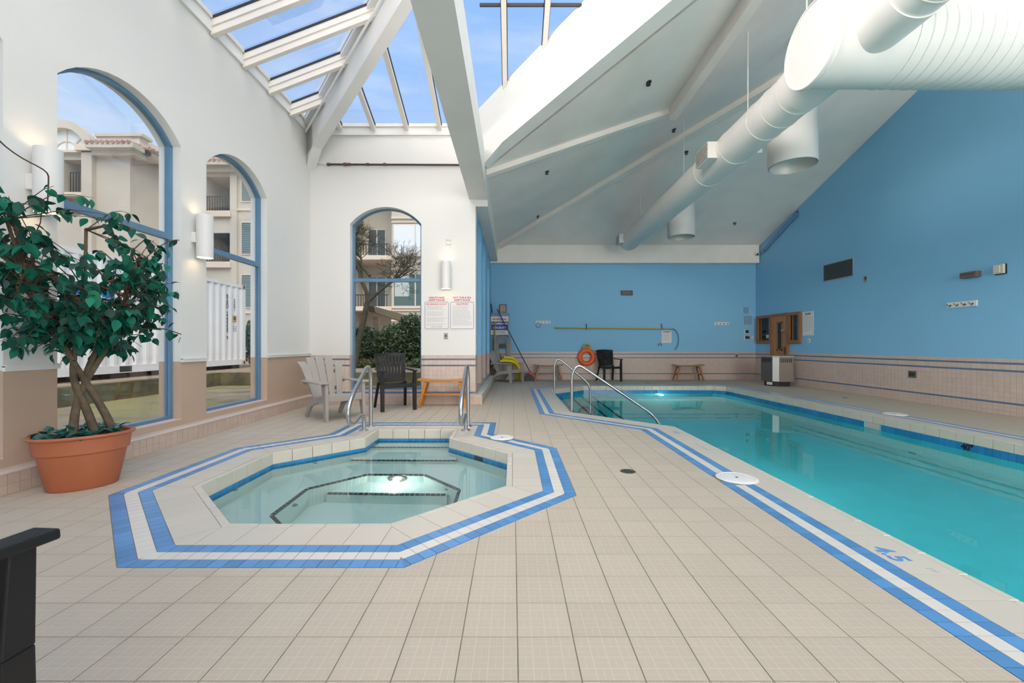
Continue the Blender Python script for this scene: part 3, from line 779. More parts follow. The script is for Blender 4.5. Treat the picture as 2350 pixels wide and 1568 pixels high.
# ------------------------------------------------------------------ ducts
DX, DZ, DY = 3.21, 3.92, 4.0
T = thing('air_duct', 'white spiral air duct with flat round end cap and long narrower branch', 'duct', (2.87, DY, DZ))
T2 = T
b = MB().cyl((0, 0, 0), (XR-2.87-.02, 0, 0), .365, None, 56, True); b.build('duct_body', DUCTM, T, True)
b = MB().cyl((-.045, 0, 0), (.01, 0, 0), .374, None, 56); b.torus((-.045, 0, 0), .368, .010, 'x', 56, 8).torus((.0, 0, 0), .372, .008, 'x', 56, 8); b.build('end_cap', DUCTM, T, True)
b = MB(); pts = []
for i in range(34*28+1):
    a = 2*math.pi*i/28; pts.append((.62+i/28*.105, .366*math.cos(a), .366*math.sin(a)))
b.tube(pts, .008, 5); b.build('spiral_seam', mat('seam_white', (.82, .82, .80), .4), T, True)
TB = bpy.data.objects.new('branch_duct', None); C.objects.link(TB); TB.parent = T; TB.location = (DX-2.87, -DY, 0); T = TB; TB['label'] = 'long narrower branch duct with side grilles'
prof = [(1.2, .25), (11.62, .25), (11.70, .235), (11.77, .19), (11.81, .10), (11.82, .001)]
b = MB(); b.tube([(0, y, 0) for y, r in prof], [r for y, r in prof], 40); b.build('duct_body', DUCTM, T, True)
for y in (2.7, 3.2, 3.46, 4.75, 5.05, 5.35, 6.05, 6.9, 11.5): MB().torus((0, y, 0), .252, .006, 'y', 40, 6).build('duct_seam', mat('duct_seam', (.62, .60, .56), .5), T, True)
b = MB(); b.cyl((0, 3.34, 0), (0, 4.66, 0), .262, None, 40); b.build('saddle_collar', DUCTM, T, True)
def grille(y, side, w, h):
    M_ = Matrix.Rotation(math.radians(0), 3, 'Y'); s = side
    MB().box(s*.20, s*.36, y-w/2, y+w/2, -h/2, h/2).build('grille_box', DUCTM, T, bevel=.004)
    MB().box(s*.361, s*.366, y-w/2+.012, y+w/2-.012, -h/2+.012, h/2-.012).build('grille_void', mat('grille_dark', (.10, .085, .075), .6), T)
    b = MB()
    for k in range(9): z = -h/2+.02+k*(h-.04)/8; b.box(s*.36, s*.374, y-w/2+.01, y+w/2-.01, z-.004, z+.004)
    b.build('grille_louvres', DUCTM, T)
grille(6.35, -1, .40, .24); grille(11.42, -1, .34, .24); grille(6.2, 1, .34, .2)
for y in (4.6, 5.75, 7.9, 10.6): zc = min(zP2(DX), zP1(y))-DZ; MB().cyl((0, y, .24), (0, y, zc+.02), .008, None, 6).build('hanger_rod', WHITE, T)
# big cylindrical pendants
def pendant(y, label):
    zt = min(zP2(4.18), zP1(y)); zb = 3.74
    t = thing('pendant_downlight', label, 'pendant light', (4.18, y, zb))
    MB().lathe([(.30, .03), (.315, .0), (.322, .0), (.322, .95), (.0, .95)], 40, cap0=False).build('housing', DUCTM, t, True)
    MB().lathe([(.300, .0), (.29, .06), (.23, .17), (.12, .26), (.0, .30)], 40, cap0=False).build('reflector', mat('reflector', (.6, .59, .57), .5, .3), t, True)
    MB().cyl((0, 0, .95), (0, 0, zt-zb+.02), .02, None, 10).build('stem', DUCTM, t)
pendant(6.3, 'white cylinder downlight hanging between the wide duct and the gable wall')
pendant(10.45, 'white cylinder downlight hanging by the far end of the branch duct')
# sprinkler heads on the ceiling
SPK = mat('sprinkler_bronze', (.05, .045, .04), .5)
n2 = (-PIT, 0, 1); n1 = (0, PIT, 1)
for k, (px, py, pl, wh) in enumerate(((1488, 188, 2, 'between valley beam and ridge beam'), (1546, 297, 2, 'just below the end of the ridge beam'), (1255, 394, 2, 'below the low end of the cross rafter'), (1234, 496, 2, 'close to the low end of the hip beam'), (1575, 349, 1, 'above the grille of the branch duct'), (1686, 512, 1, 'between the far pendant and the gable wall'))):
    p = on_plane(px, py, (0, 0, zP2(0)) if pl == 2 else (0, 12.9, 4.06), n2 if pl == 2 else n1)
    t = thing('ceiling_sprinkler', 'small dark ceiling sprinkler '+wh, 'sprinkler', (p.x, p.y, p.z-.055), group='ceiling sprinklers')
    MB().lathe([(.012, .0), (.035, .004), (.035, .008), (.012, .012)], 12).build('deflector', SPK, t)
    MB().cyl((0, 0, .008), (0, 0, .05), .012, None, 8).build('stem', SPK, t); MB().cyl((0, 0, .045), (0, 0, .062), .045, None, 14).build('escutcheon', SPK, t)
# pipe across the end wall
t = thing('sprinkler_pipe', 'brown metal pipe with couplings across the white end wall', 'pipe', (-3.36, 7.645, 4.345))
MB().cyl((0, 0, 0), (2.62, 0, -.01), .017, None, 10).build('pipe', mat('dark_pipe', (.06, .04, .035), .45), t, True)
for x, r in ((.0, .027), (.30, .03), (.37, .026), (.71, .026), (1.02, .026)): MB().cyl((x, 0, 0), (x+.05, 0, 0), r, None, 10).build('coupling', mat('rusty_fitting', (.16, .075, .05), .6), t, True)
for x in (.5, 2.0): MB().bar((x, 0, 0), (x, .04, 0), .02, .02).build('bracket', SPK, t)

# ------------------------------------------------------------------ wall sconces
def sconce(x, y, rz, label):
    t = thing('wall_sconce', label, 'wall lamp', (x, y, 2.08), rz)        # wall lies towards local +y
    MB().tube([(0, 0, 0), (0, 0, .49)], .083, 28, False).tube([(0, 0, .49), (0, 0, 0)], .079, 28, False).build('shade', mat('sconce_white', (.82, .81, .79), .35), t, True)
    MB().box(-.05, .05, .07, .125, .17, .29).build('bracket', WHITE, t, bevel=.006)
    MB().cyl((0, 0, .10), (0, 0, .14), .045, None, 16).cyl((0, 0, .35), (0, 0, .39), .045, None, 16).build('bulb', mat('warm_bulb', (1, .9, .75), .4, emit=(1, .74, .45), es=5), t, True)
    for z in (.06, .43):
        l_ = lamp('sconce_glow', 'POINT', (0, 0, z), (0, 0, 0), .35, (1, .74, .46), shadow_soft_size=.03); l_.parent = t
sconce(XL+.125, 3.24, H90, 'white tube sconce on the pier beside the potted tree')
sconce(XL+.125, 4.89, H90, 'white tube sconce on the pier between the two container windows')
sconce(-1.19, YE-.125, 0, 'white tube sconce above the safety rule signs')
print('roof ok')
# ------------------------------------------------------------------ rails, lids, drains
def smooth_path(pts, r=.08, n=5):
    pts = [Vector(p) for p in pts]; out = [pts[0]]
    for i in range(1, len(pts)-1):
        a, b, c = pts[i-1], pts[i], pts[i+1]; d1, d2 = min(r, (b-a).length*.49), min(r, (c-b).length*.49)
        p0, p1 = b+(a-b).normalized()*d1, b+(c-b).normalized()*d2
        for k in range(n+1): t = k/n; out.append(p0*(1-t)**2+b*2*t*(1-t)+p1*t*t)
    out.append(pts[-1]); return out
def flange(parent, x, y, z=0):
    MB().lathe([(.055, 0), (.055, .006), (.045, .016), (.03, .022)], 20, c=(x, y, z), cap1=True).build('flange', CHROME, parent, True)
for x, lb in ((-1.86, 'chrome hot tub grab rail beside the grey slatted armchair'), (-.585, 'chrome hot tub grab rail in front of the honey teak bench')):
    t = thing('grab_rail', lb, 'handrail', (x, 5.4, 0), group='hot tub grab rails')
    pf = [(5.54, .0), (5.54, .72), (5.42, .81), (4.86, .46), (4.74, .28), (4.84, .14), (5.02, .165), (5.16, .215), (5.28, .18), (5.28, .0)]
    MB().tube(smooth_path([(0, y-5.4, z) for y, z in pf], .11, 6), .0255, 14).build('rail_tube', CHROME, t, True)
    flange(t, 0, .14); flange(t, 0, -.12)
for y, pf, lb in ((6.79, [(.955, -.3), (.955, .62), (1.06, .76), (1.22, .655), (2.26, -.05), (2.42, -.28), (2.44, -.6)], 'steel pool handrail reaching down to the deck corner'),
                  (9.6, [(.955, -.3), (.955, .66), (1.03, .76), (1.14, .70), (1.70, .22), (1.77, .10), (1.77, -.55)], 'steel pool handrail beside the life ring')):
    t = thing('pool_handrail', lb, 'handrail', (.955, y, -.25), group='pool step handrails')
    MB().tube(smooth_path([(x-.955, 0, z+.25) for x, z in pf], .12, 6), .023, 14).build('rail_tube', CHROME, t, True)
LIDM = mat('white_plastic_lid', (.82, .82, .81), .35)
for (x, y, r), lb in zip(LIDS, ('round white skimmer lid at the corner of the hot tub border', 'round white skimmer lid on the tiled border beside the open deck', 'round white skimmer lid on the deck below the gable wall')):
    t = thing('skimmer_lid', lb, 'skimmer lid', (x, y, 0), group='round skimmer lids')
    MB().lathe([(r, .0007), (r, .004), (r-.012, .007), (.02, .008)], 40, cap1=True).build('lid_disc', LIDM, t, True)
    MB().torus((0, 0, .007), r-.018, .0025, 'z', 40, 6).build('lid_rim', LIDM, t, True); MB().cyl((0, 0, .008), (0, 0, .0092), .012, None, 12).build('finger_hole', BLACK, t)
for x, y, r, lb in ((.977, 3.57, .065, 'round dark floor drain in the open deck between hot tub and pool'), (-2.42, 6.2, .05, 'small round floor drain near the grey slatted armchair'), (3.82, 11.9, .06, 'round floor drain on the deck behind the pool'), (6.75, 8.56, .06, 'round floor drain on the deck below the gable wall')):
    t = thing('floor_drain', lb, 'drain', (x, y, 0), group='deck drains')
    MB().lathe([(r, -.003), (r, .0015), (r-.008, .002)], 28, cap1=True).build('drain_ring', mat('drain_bronze', (.09, .10, .075), .4, .4), t)
    for k in range(6): a = k*math.pi/3; MB().bar((math.cos(a)*r*.25, math.sin(a)*r*.25, .0026), (math.cos(a)*r*.8, math.sin(a)*r*.8, .0026), .009, .001).build('drain_slot', BLACK, t)

# ------------------------------------------------------------------ chairs (front towards local -y)
def grey_chair(loc, th, label):
    t = thing('slatted_armchair', label, 'chair', loc, th, 'grey slatted armchairs')
    # fan back: five slats leaning back
    for i in range(5):
        k = i-2; b = MB(); rows = []
        for q in range(9):
            s = q/8; z = .22+s*.68; yb = .22+s*.27+(.03*s*s); w0 = .037+.030*s; xc = k*(.083+.060*s)
            if q == 8: z -= .020*k*k; w0 *= .86
            if q == 7: z -= .008*k*k
            zc = z; curve = .018*k*k*(1-.2*s)
            rows.append((xc, yb-curve, zc, w0))
        k0 = len(b.v)
        for xc, yb, zc, w in rows: b.v += [(xc-w, yb, zc), (xc+w, yb, zc), (xc+w, yb+.022, zc-.004), (xc-w, yb+.022, zc-.004)]
        for q in range(8):
            for e in range(4): b.f.append((k0+q*4+e, k0+q*4+(e+1) % 4, k0+q*4+4+(e+1) % 4, k0+q*4+4+e))
        b.f += [(k0, k0+1, k0+2, k0+3), (k0+32, k0+33, k0+34, k0+35)]
        b.build('back_slat', PLGREY, t, bevel=.005)
    for z in (.40, .66): s = (z-.22)/.68; MB().box(-.19-.1*s, .19+.1*s, .245+s*.27, .268+s*.27, z-.03, z+.03).build('back_rail', PLGREY, t)
    b = MB(); n_ = 6
    for q in range(n_):
        y0, y1 = -.36+q*.098, -.36+(q+1)*.098-.010; z0, z1 = .375-(y0+.36)*.24, .375-(y1+.36)*.24
        MB().hexa([(-.24, y0, z0-.02), (.24, y0, z0-.02), (.24, y1, z1-.02), (-.24, y1, z1-.02), (-.24, y0, z0), (.24, y0, z0), (.24, y1, z1), (-.24, y1, z1)]).build('seat_slat', PLGREY, t, bevel=.004)
    MB().box(-.255, .255, -.385, -.355, .27, .375).build('front_apron', PLGREY, t, bevel=.008)
    for s in (-1, 1):
        x = s*.31
        MB().hexa([(x-.075, -.42, .525), (x+.075, -.42, .525), (x+.045, .32, .525), (x-.045, .32, .525), (x-.075, -.42, .55), (x+.075, -.42, .55), (x+.045, .32, .55), (x-.045, .32, .55)]).build('arm', PLGREY, t, bevel=.010)
        a = s*.27
        MB().hexa([(a-.02, -.42, 0), (a+.02, -.42, 0), (a+.02, -.35, 0), (a-.02, -.35, 0), (a-.022, -.40, .525), (a+.022, -.40, .525), (a+.022, -.26, .525), (a-.022, -.26, .525)]).build('leg', PLGREY, t, bevel=.006)
        prof = [(-.36, .36), (-.36, .26), (-.1, .24), (.16, .17), (.30, .0), (.37, .0), (.24, .20), (.16, .26), (.1, .30)]
        MB().ext([(y, z) for y, z in prof], 'x', a-s*.02-.02, a-s*.02+.02).build('leg', PLGREY, t)
        MB().bar((s*.30, .30, .53), (s*.24, .40, .50), .03, .06).build('arm_support', PLGREY, t)
    return t
def black_chair(loc, th, label):
    t = thing('resin_armchair', label, 'chair', loc, th, 'black resin armchairs')
    b = MB(); rows = []
    for q in range(8):
        s = q/7; y = -.26+s*.46; z = .435-.02*math.sin(s*math.pi)*1.0+(.012 if q == 0 else 0)-s*.012; rows.append((y, z, .235-.02*s))
    for y, z, w in rows: b.v += [(-w, y, z), (0, y, z-.012), (w, y, z), (w, y, z-.03), (0, y, z-.04), (-w, y, z-.03)]
    for q in range(7):
        for e in range(6): b.f.append((q*6+e, q*6+(e+1) % 6, q*6+6+(e+1) % 6, q*6+6+e))
    b.f += [tuple(range(6)), tuple(range(42, 48))]
    b.build('seat', PLBLK, t, True)
    MB().box(-.235, .235, -.265, -.235, .375, .435).build('front_apron', PLBLK, t, bevel=.006)
    def back(s): return .19+.12*s+.02*s*s, .44+.47*s
    for i in range(8):
        b = MB(); k0 = 0; rows = []
        for q in range(7):
            s = q/6*.94+.02; y, z = back(s); hw = .19+.055*s; w = hw*2/8; xc = -hw+w*(i+.5); cv = -.028*(abs(xc)/.24)**2
            rows.append((xc, y+cv, z, w/2-.006))
        for xc, y, z, w in rows: b.v += [(xc-w, y, z), (xc+w, y, z), (xc+w, y+.02, z), (xc-w, y+.02, z)]
        for q in range(6):
            for e in range(4): b.f.append((q*4+e, q*4+(e+1) % 4, q*4+4+(e+1) % 4, q*4+4+e))
        b.f += [(0, 1, 2, 3), (24, 25, 26, 27)]; b.build('back_slat', PLBLK, t)
    for s0, h, nm in ((.97, .05, 'top_rail'), (.66, .012, 'back_rail'), (.38, .012, 'back_rail'), (.06, .06, 'lower_rail')):
        y, z = back(s0); hw = .19+.055*s0; b = MB(); pts = []
        for q in range(9):
            x = -hw-.012+(2*hw+.024)*q/8; cv = -.028*(abs(x)/.24)**2; up = .014*(1-(x/hw)**2) if nm == 'top_rail' else 0
            b.v += [(x, y+cv-.004, z-h/2), (x, y+cv+.026, z-h/2), (x, y+cv+.03, z+h/2+up), (x, y+cv, z+h/2+up)]
        for q in range(8):
            for e in range(4): b.f.append((q*4+e, q*4+(e+1) % 4, q*4+4+(e+1) % 4, q*4+4+e))
        b.f += [(0, 1, 2, 3), (32, 33, 34, 35)]; b.build(nm, PLBLK, t)
    for s in (-1, 1):
        x = s*.262
        MB().hexa([(x-.028, -.275, 0), (x+.028, -.275, 0), (x+.028, -.225, 0), (x-.028, -.225, 0), (x-.030, -.265, .43), (x+.030, -.265, .43), (x+.030, -.205, .43), (x-.030, -.205, .43)]
                  ).hexa([(x-.030, -.265, .43), (x+.030, -.265, .43), (x+.030, -.205, .43), (x-.030, -.205, .43), (x-.020, -.275, .64), (x+.020, -.275, .64), (x+.020, -.225, .64), (x-.020, -.225, .64)]).build('leg', PLBLK, t, bevel=.004)
        MB().hexa([(x-.02, .30, 0), (x+.02, .30, 0), (x+.02, .345, 0), (x-.02, .345, 0), (x-s*.035-.02, .16, .44), (x-s*.035+.02, .16, .44), (x-s*.035+.02, .22, .44), (x-s*.035-.02, .22, .44)]).build('leg', PLBLK, t, bevel=.004)
        MB().hexa([(x-.035, -.31, .635), (x+.035, -.31, .635), (x+.022, .22, .645), (x-.022, .22, .645), (x-.033, -.31, .66), (x+.033, -.31, .66), (x+.02, .23, .668), (x-.02, .23, .668)]).build('arm', PLBLK, t, bevel=.006)
        MB().hexa([(s*.20-.022, .17, .42), (s*.20+.022, .17, .42), (s*.20+.022, .215, .42), (s*.20-.022, .215, .42), (s*.255-.018, .31, .90), (s*.255+.012, .31, .90), (s*.255+.012, .335, .90), (s*.255-.018, .335, .90)]).build('back_post', PLBLK, t)
    return t
grey_chair((-2.66, 6.27, 0), math.radians(47), 'weathered grey slatted armchair in the corner behind the hot tub')
g2 = grey_chair((-.17, 12.28, 0), math.radians(50), 'grey slatted armchair holding yellow foam noodles below the warning sign')
black_chair((-1.97, 7.07, 0), math.radians(30), 'black resin armchair in front of the end wall window')
black_chair((2.87, 12.53, 0), math.radians(12), 'black resin armchair beside the orange life ring')
black_chair((-1.33, .66, 0), math.radians(176), 'black resin armchair facing the hot tub from the open deck')

# ------------------------------------------------------------------ curved teak benches
def bench(loc, m, label):
    t = thing('teak_bench', label, 'bench', loc, 0, 'curved teak benches')
    for r in range(4):
        b = MB(); y0, y1 = -.155+r*.078, -.155+(r+1)*.078-.006
        for q in range(13):
            x = -.43+.86*q/12; z = .425+.035*(x/.43)**2
            b.v += [(x, y0, z), (x, y1, z), (x, y1, z+.028), (x, y0, z+.028)]
        for q in range(12):
            for e in range(4): b.f.append((q*4+e, q*4+(e+1) % 4, q*4+4+(e+1) % 4, q*4+4+e))
        b.f += [(0, 1, 2, 3), (48, 49, 50, 51)]; b.build('seat_slat', m, t)
    for s in (-1, 1):
        for w in (-1, 1):
            a = (s*.29, w*.11, .43); c = (s*.405, w*.145, 0.0)
            MB().hexa([(c[0]-.022, c[1]-.018, 0), (c[0]+.022, c[1]-.018, 0), (c[0]+.022, c[1]+.018, 0), (c[0]-.022, c[1]+.018, 0), (a[0]-.026, a[1]-.018, .432), (a[0]+.026, a[1]-.018, .432), (a[0]+.026, a[1]+.018, .432), (a[0]-.026, a[1]+.018, .432)]).build('leg', m, t)
        MB().box(s*.29-.02, s*.29+.02, -.14, .14, .395, .43).build('seat_bearer', m, t); MB().box(s*.345-.015, s*.345+.015, -.14, .14, .17, .21).build('leg_rail', m, t)
    MB().box(-.35, .35, -.10, -.03, .205, .225).build('stretcher', m, t); MB().box(-.35, .35, .03, .10, .205, .225).build('stretcher', m, t)
    return t
bench((-1.20, 7.36, 0), TEAK, 'honey coloured teak bench with curved seat below the safety signs')
bench((1.08, 12.65, 0), TEAK2, 'weathered teak bench with curved seat between broom and life ring')
bench((5.27, 12.65, 0), TEAK2, 'weathered teak bench with curved seat below the back wall hook rail by the corner')

# ------------------------------------------------------------------ potted artificial ficus
PT = thing('potted_ficus', 'bushy artificial ficus tree in an oval terracotta planter', 'plant', (-3.255, 3.20, 0))
PR = math.radians(43)
po = MB().lathe([(.0, .0), (.21, .0), (.225, .012), (.282, .265), (.300, .275), (.312, .375), (.330, .383), (.335, .395), (.325, .407), (.305, .40), (.295, .37), (.0, .35)], 48, .88, .64).build('planter', TERRA, PT, True); po.rotation_euler.z = PR
MB().torus((0, 0, 0), .328, .012, 'z', 48, 8).build('planter_rim', TERRA, po, True)
o = bpy.data.objects['planter_rim']; o.scale = (.88, .64, 1); o.location = (0, 0, .395)
MB().lathe([(.0, .0), (.30, .0), (.30, .01)], 40, .88, .64, cap1=True).build('soil', mat('potting_soil', (.05, .04, .03), .9), po); bpy.data.objects['soil'].location = (0, 0, .362)
BARK = mat('ficus_bark', (.13, .092, .058), .8, var=.35, vscale=14, bump=.6, bscale=40)
LEAFM = []
for k, c in enumerate(((.006, .125, .075), (.010, .085, .060), (.012, .20, .125), (.030, .080, .066))):
    m = mat('ficus_leaf_%d' % k, c, .55, objvar=.25, spec=.22)
    b = bsdf(m); LEAFM.append(m)
def leaf_geo(L=.098, W=.062, fold=.25):
    """ovate pointed leaf with folded midrib, drooping tip"""
    st = [(0, .0), (.12, .55), (.32, .98), (.55, .92), (.78, .52), (1, .0)]; v = []; f = []
    for t_, w in st:
        z = -.25*L*t_*t_
        v += [(-w*W/2, t_*L, z+fold*w*W/2), (0, t_*L, z), (w*W/2, t_*L, z+fold*w*W/2)]
    for i in range(5):
        for e in range(2): a = i*3+e; f.append((a, a+1, a+4, a+3))
    return v, f
lv, lf = leaf_geo()
def leaf_mesh(m):
    b = MB(); b.v = list(lv); b.f = list(lf); return b.mesh('leaf', m, True, False, 80)
LM = [leaf_mesh(m) for m in LEAFM]
RP = random.Random(21)
def wob(a, b, n, amp):
    a, b = Vector(a), Vector(b); pts = []
    for i in range(n+1):
        t_ = i/n; p = a.lerp(b, t_)
        if 0 < i < n: p += Vector((RP.uniform(-amp, amp), RP.uniform(-amp, amp), RP.uniform(-amp, amp)*.5))
        pts.append(p)
    return pts
# trunks (local coordinates, pot centre at the origin), crossing above the pot and parting again
tr = [[(-.03, -.05, .36), (-.02, -.04, .62), (.02, .02, .84), (.06, .14, 1.06), (.10, .24, 1.40), (.10, .30, 1.85)],
      [(.11, .13, .36), (.09, .10, .50), (.03, .02, .74), (.0, -.05, .90), (-.02, -.16, 1.14), (-.06, -.32, 1.50), (-.08, -.42, 1.90)],
      [(.05, .05, .36), (.02, .0, .60), (-.02, -.06, .80), (-.01, -.06, 1.02), (.03, -.02, 1.36), (.0, .02, 1.95)],
      [(.0, .02, .84), (.02, .06, 1.0), (.06, .14, 1.18), (.12, .30, 1.62)]]
tips = []
for q, p in enumerate(tr):
    pts = smooth_path(p, .12, 4); m_ = len(pts); MB().tube(pts, [(.029 if q < 3 else .022)*(1-.68*i/m_) for i in range(m_)], 10).build('trunk', BARK, PT, True)
    for i, v in enumerate(pts):
        if v.z > 1.05: tips.append((Vector(v), .014))
CC = Vector((.02, .0, 1.64)); RAD = Vector((.43, .80, .76))
def inside(p):
    w = p+Vector((-3.255, 3.20, 0)); return w.x > XL+.07
leaves = []
BRK = mat('twig_bark', (.10, .055, .035), .8)
tw = MB()
cur = [p for p, r in tips]
for k in range(235):
    s = RP.choice(cur)
    for tr_ in range(20):
        d = Vector((RP.gauss(0, 1), RP.gauss(0, 1), RP.gauss(0, .9))).normalized(); rr = RP.uniform(.55, 1.0)**.6
        e = CC+Vector((d.x*RAD.x*rr, d.y*RAD.y*rr, d.z*RAD.z*rr))
        if inside(e) and (e-s).length < .66 and e.z > .92: break
    else: continue
    mid = (s+e)/2+Vector((RP.uniform(-.04, .04), RP.uniform(-.04, .04), RP.uniform(.02, .10)))
    pts = [s+(mid-s)*.5, mid, mid.lerp(e, .5)+Vector((0, 0, .015)), e]; pts = [s]+pts
    if not all(inside(p) for p in pts): continue
    if k < 26: MB().tube(pts, [.013, .010, .007, .005, .002], 6).build('branch', BARK, PT, True)
    else: tw.tube(pts, [.0045, .004, .0032, .0026, .0015], 5)
    nl = RP.randint(6, 10)
    for q in range(nl):
        t_ = RP.uniform(.35, 1.0); i = min(3, int(t_*4)); p = pts[i].lerp(pts[i+1], t_*4-i if t_ < 1 else 1)
        leaves.append((p+Vector((RP.uniform(-.02, .02), RP.uniform(-.02, .02), RP.uniform(-.015, .01)))))
# bare twigs that stick out of the crown
for pts in ([(.0, -.25, 2.0), (.0, -.24, 2.22), (.02, -.26, 2.28), (.03, -.45, 2.30), (.05, -.60, 2.36), (.07, -.68, 2.52)], [(.12, .34, 1.75), (.16, .50, 1.94), (.17, .62, 2.02), (.14, .74, 2.05)], [(.13, .30, 1.20), (.18, .50, 1.22), (.16, .74, 1.17)], [(.0, -.30, 1.7), (.03, -.55, 1.9), (.06, -.72, 1.93)]):
    tw.tube(smooth_path(pts, .08, 3), .0045, 5)
for p in ((.14, .72, 2.04), (.15, .66, 2.0), (.16, .70, 1.17), (.17, .60, 1.20), (.18, .5, 1.2), (.16, .74, 1.14)): leaves.append(Vector(p))
stuff(tw.build('twigs', BRK, PT, True))
leaves = [p for p in leaves if inside(p+Vector((-.05, 0, 0)))]
cam_l = Vector((3.255, -3.20, HC))
leaves.sort(key=lambda p: (p-cam_l).length)
rest_l = [MB() for _ in LEAFM]
for q, p in enumerate(leaves):
    rot = Matrix.Rotation(RP.uniform(0, 2*math.pi), 4, 'Z') @ Matrix.Rotation(math.radians(RP.gauss(-38, 26)), 4, 'X') @ Matrix.Rotation(RP.gauss(0, .5), 4, 'Y')
    sc = RP.uniform(.55, 1.05); M_ = Matrix.Translation(p) @ rot @ Matrix.Scale(sc, 4); mi = RP.choices(range(4), (5, 4, 2, 2))[0]
    w = M_ @ Vector((0, .085, -.02))
    if not inside(w): continue
    if q < 300:
        o = obj('leaf', LM[mi], PT); o.matrix_local = M_
    else:
        B = rest_l[mi]; k0 = len(B.v); B.v += [tuple(M_ @ Vector(v)) for v in lv]; B.f += [tuple(k0+i for i in f) for f in lf]
for m, B in zip(LEAFM, rest_l): stuff(B.build('leaves', m, PT, True, fix=False, angle=80))
lit = MB()
for q in range(150):
    a = RP.uniform(0, 2*math.pi); r = .25*math.sqrt(RP.uniform(0, 1)); x, y = r*math.cos(a), .70*r*math.sin(a)
    M_ = Matrix.Translation((x, y, .395+RP.uniform(0, .045))) @ Matrix.Rotation(RP.uniform(0, 6.28), 4, 'Z') @ Matrix.Rotation(RP.gauss(.1, .35), 4, 'X') @ Matrix.Scale(.75, 4)
    k0 = len(lit.v); lit.v += [tuple(M_ @ Vector(v)) for v in lv]; lit.f += [tuple(k0+i for i in f) for f in lf]
stuff(lit.build('fallen_leaves', mat('loose_leaf', (.02, .15, .12), .4, var=.6, vscale=25), po, True, fix=False, angle=80))
print('furniture ok', len(leaves))
# ------------------------------------------------------------------ signs
SIGNW = mat('sign_white', (.80, .79, .78), .45); RED = mat('sign_red', (.55, .06, .07), .5); DKB = mat('sign_outline', (.16, .20, .32), .5); INK = mat('sign_ink', (.42, .42, .45), .6)
def outline(parent, x0, x1, z0, z1, y, w, m, name='outline', r=.02):
    pts = []
    for cx_, cz, a0 in ((x1-r, z1-r, 0), (x0+r, z1-r, 90), (x0+r, z0+r, 180), (x1-r, z0+r, 270)):
        for k in range(5): a = math.radians(a0+k*22.5); pts.append((cx_+r*math.cos(a), y, cz+r*math.sin(a)))
    b = MB().tube(pts, w, 4, closed=True); return b.build(name, m, parent)
def lines(parent, x0, x1, zs, y, m=None, h=.006, seed=1):
    q = random.Random(seed); b = MB()
    for z in zs:
        x = x0; e = x1-q.uniform(0, .25)*(x1-x0)
        while x < e: w = q.uniform(.02, .05); b.box(x, min(e, x+w), y-.0012, y, z, z+h); x += w+.008
    return stuff(b.build('small_print', m or INK, parent))
def rule_sign(x0, x1, label, head, sub, foot, seed):
    y = YE; t = thing('rules_sign', label, 'sign', ((x0+x1)/2, y, 1.345)); c = (x0+x1)/2; L = lambda z: z-1.345
    h = (x1-x0)/2
    MB().box(-h, h, -.004, -.0005, 0, .64).build('board', SIGNW, t)
    for s, z in zip(head, (.585, .54)): put_text('lettering', s, .046, RED, (0, -.0055, z), FACE_S, t, bold=.0012)
    outline(t, -h+.015, h-.015, .02, .505, -.005, .0035, DKB)
    put_text('lettering', sub[0], sub[1], RED, (0, -.0055, .468), FACE_S, t, bold=.0008)
    zs = [.43-.0215*i for i in range(17)]; zs = [z for i, z in enumerate(zs) if (i+seed) % 5 or seed == 2]
    lines(t, -h+.05, h-.04, zs, -.0045, seed=seed)
    if foot: put_text('lettering', foot, .026, RED, (0, -.0055, .055), FACE_S, t)
rule_sign(-1.607, -1.150, 'white rules sign with red heading about general health and safety', ('HEALTH AND', 'SAFETY RULES'), ('NO LIFEGUARD ON DUTY', .031), 'FACILITY HOURS', 1)
rule_sign(-1.143, -.69, 'white rules sign with red heading about hot tub and spa caution', ('HOT TUB & SPA', 'SAFETY RULES'), ('CAUTION', .048), None, 2)
def plate(name, label, cat, loc, size, m, axis='y', parts=()):
    t = thing(name, label, cat, loc)
    w, d, h = size
    if axis == 'y': MB().box(-w/2, w/2, -d, -.001, 0, h).build('body', m, t, bevel=.003)
    else: MB().box(-d, -.001, -w/2, w/2, 0, h).build('body', m, t, bevel=.003)
    for nm, (u0, u1, z0, z1, dd), pm in parts:
        if axis == 'y': MB().box(u0, u1, -d-dd, -d+.002, z0, z1).build(nm, pm, t)
        else: MB().box(-d-dd, -d+.002, u0, u1, z0, z1).build(nm, pm, t)
    return t
GREYP = mat('grey_plate', (.40, .39, .37), .4, .5); CREAM = mat('cream_plate', (.66, .62, .54), .45); DARK = mat('dark_plate', (.05, .052, .05), .45)
plate('wall_switch', 'grey metal switch plate below the safety signs', 'switch', (-1.21, YE, 1.18), (.072, .012, .108), GREYP, parts=(('button', (-.014, .014, .04, .068, .006), BLACK),))
plate('fire_strobe', 'white alarm strobe plate high above the end wall sconce', 'alarm', (-1.16, YE, 2.90), (.10, .02, .12), WHITE, parts=(('lens', (-.035, -.005, .06, .085, .008), GREYP), ('lens', (.008, .035, .058, .087, .008), GREYP)))

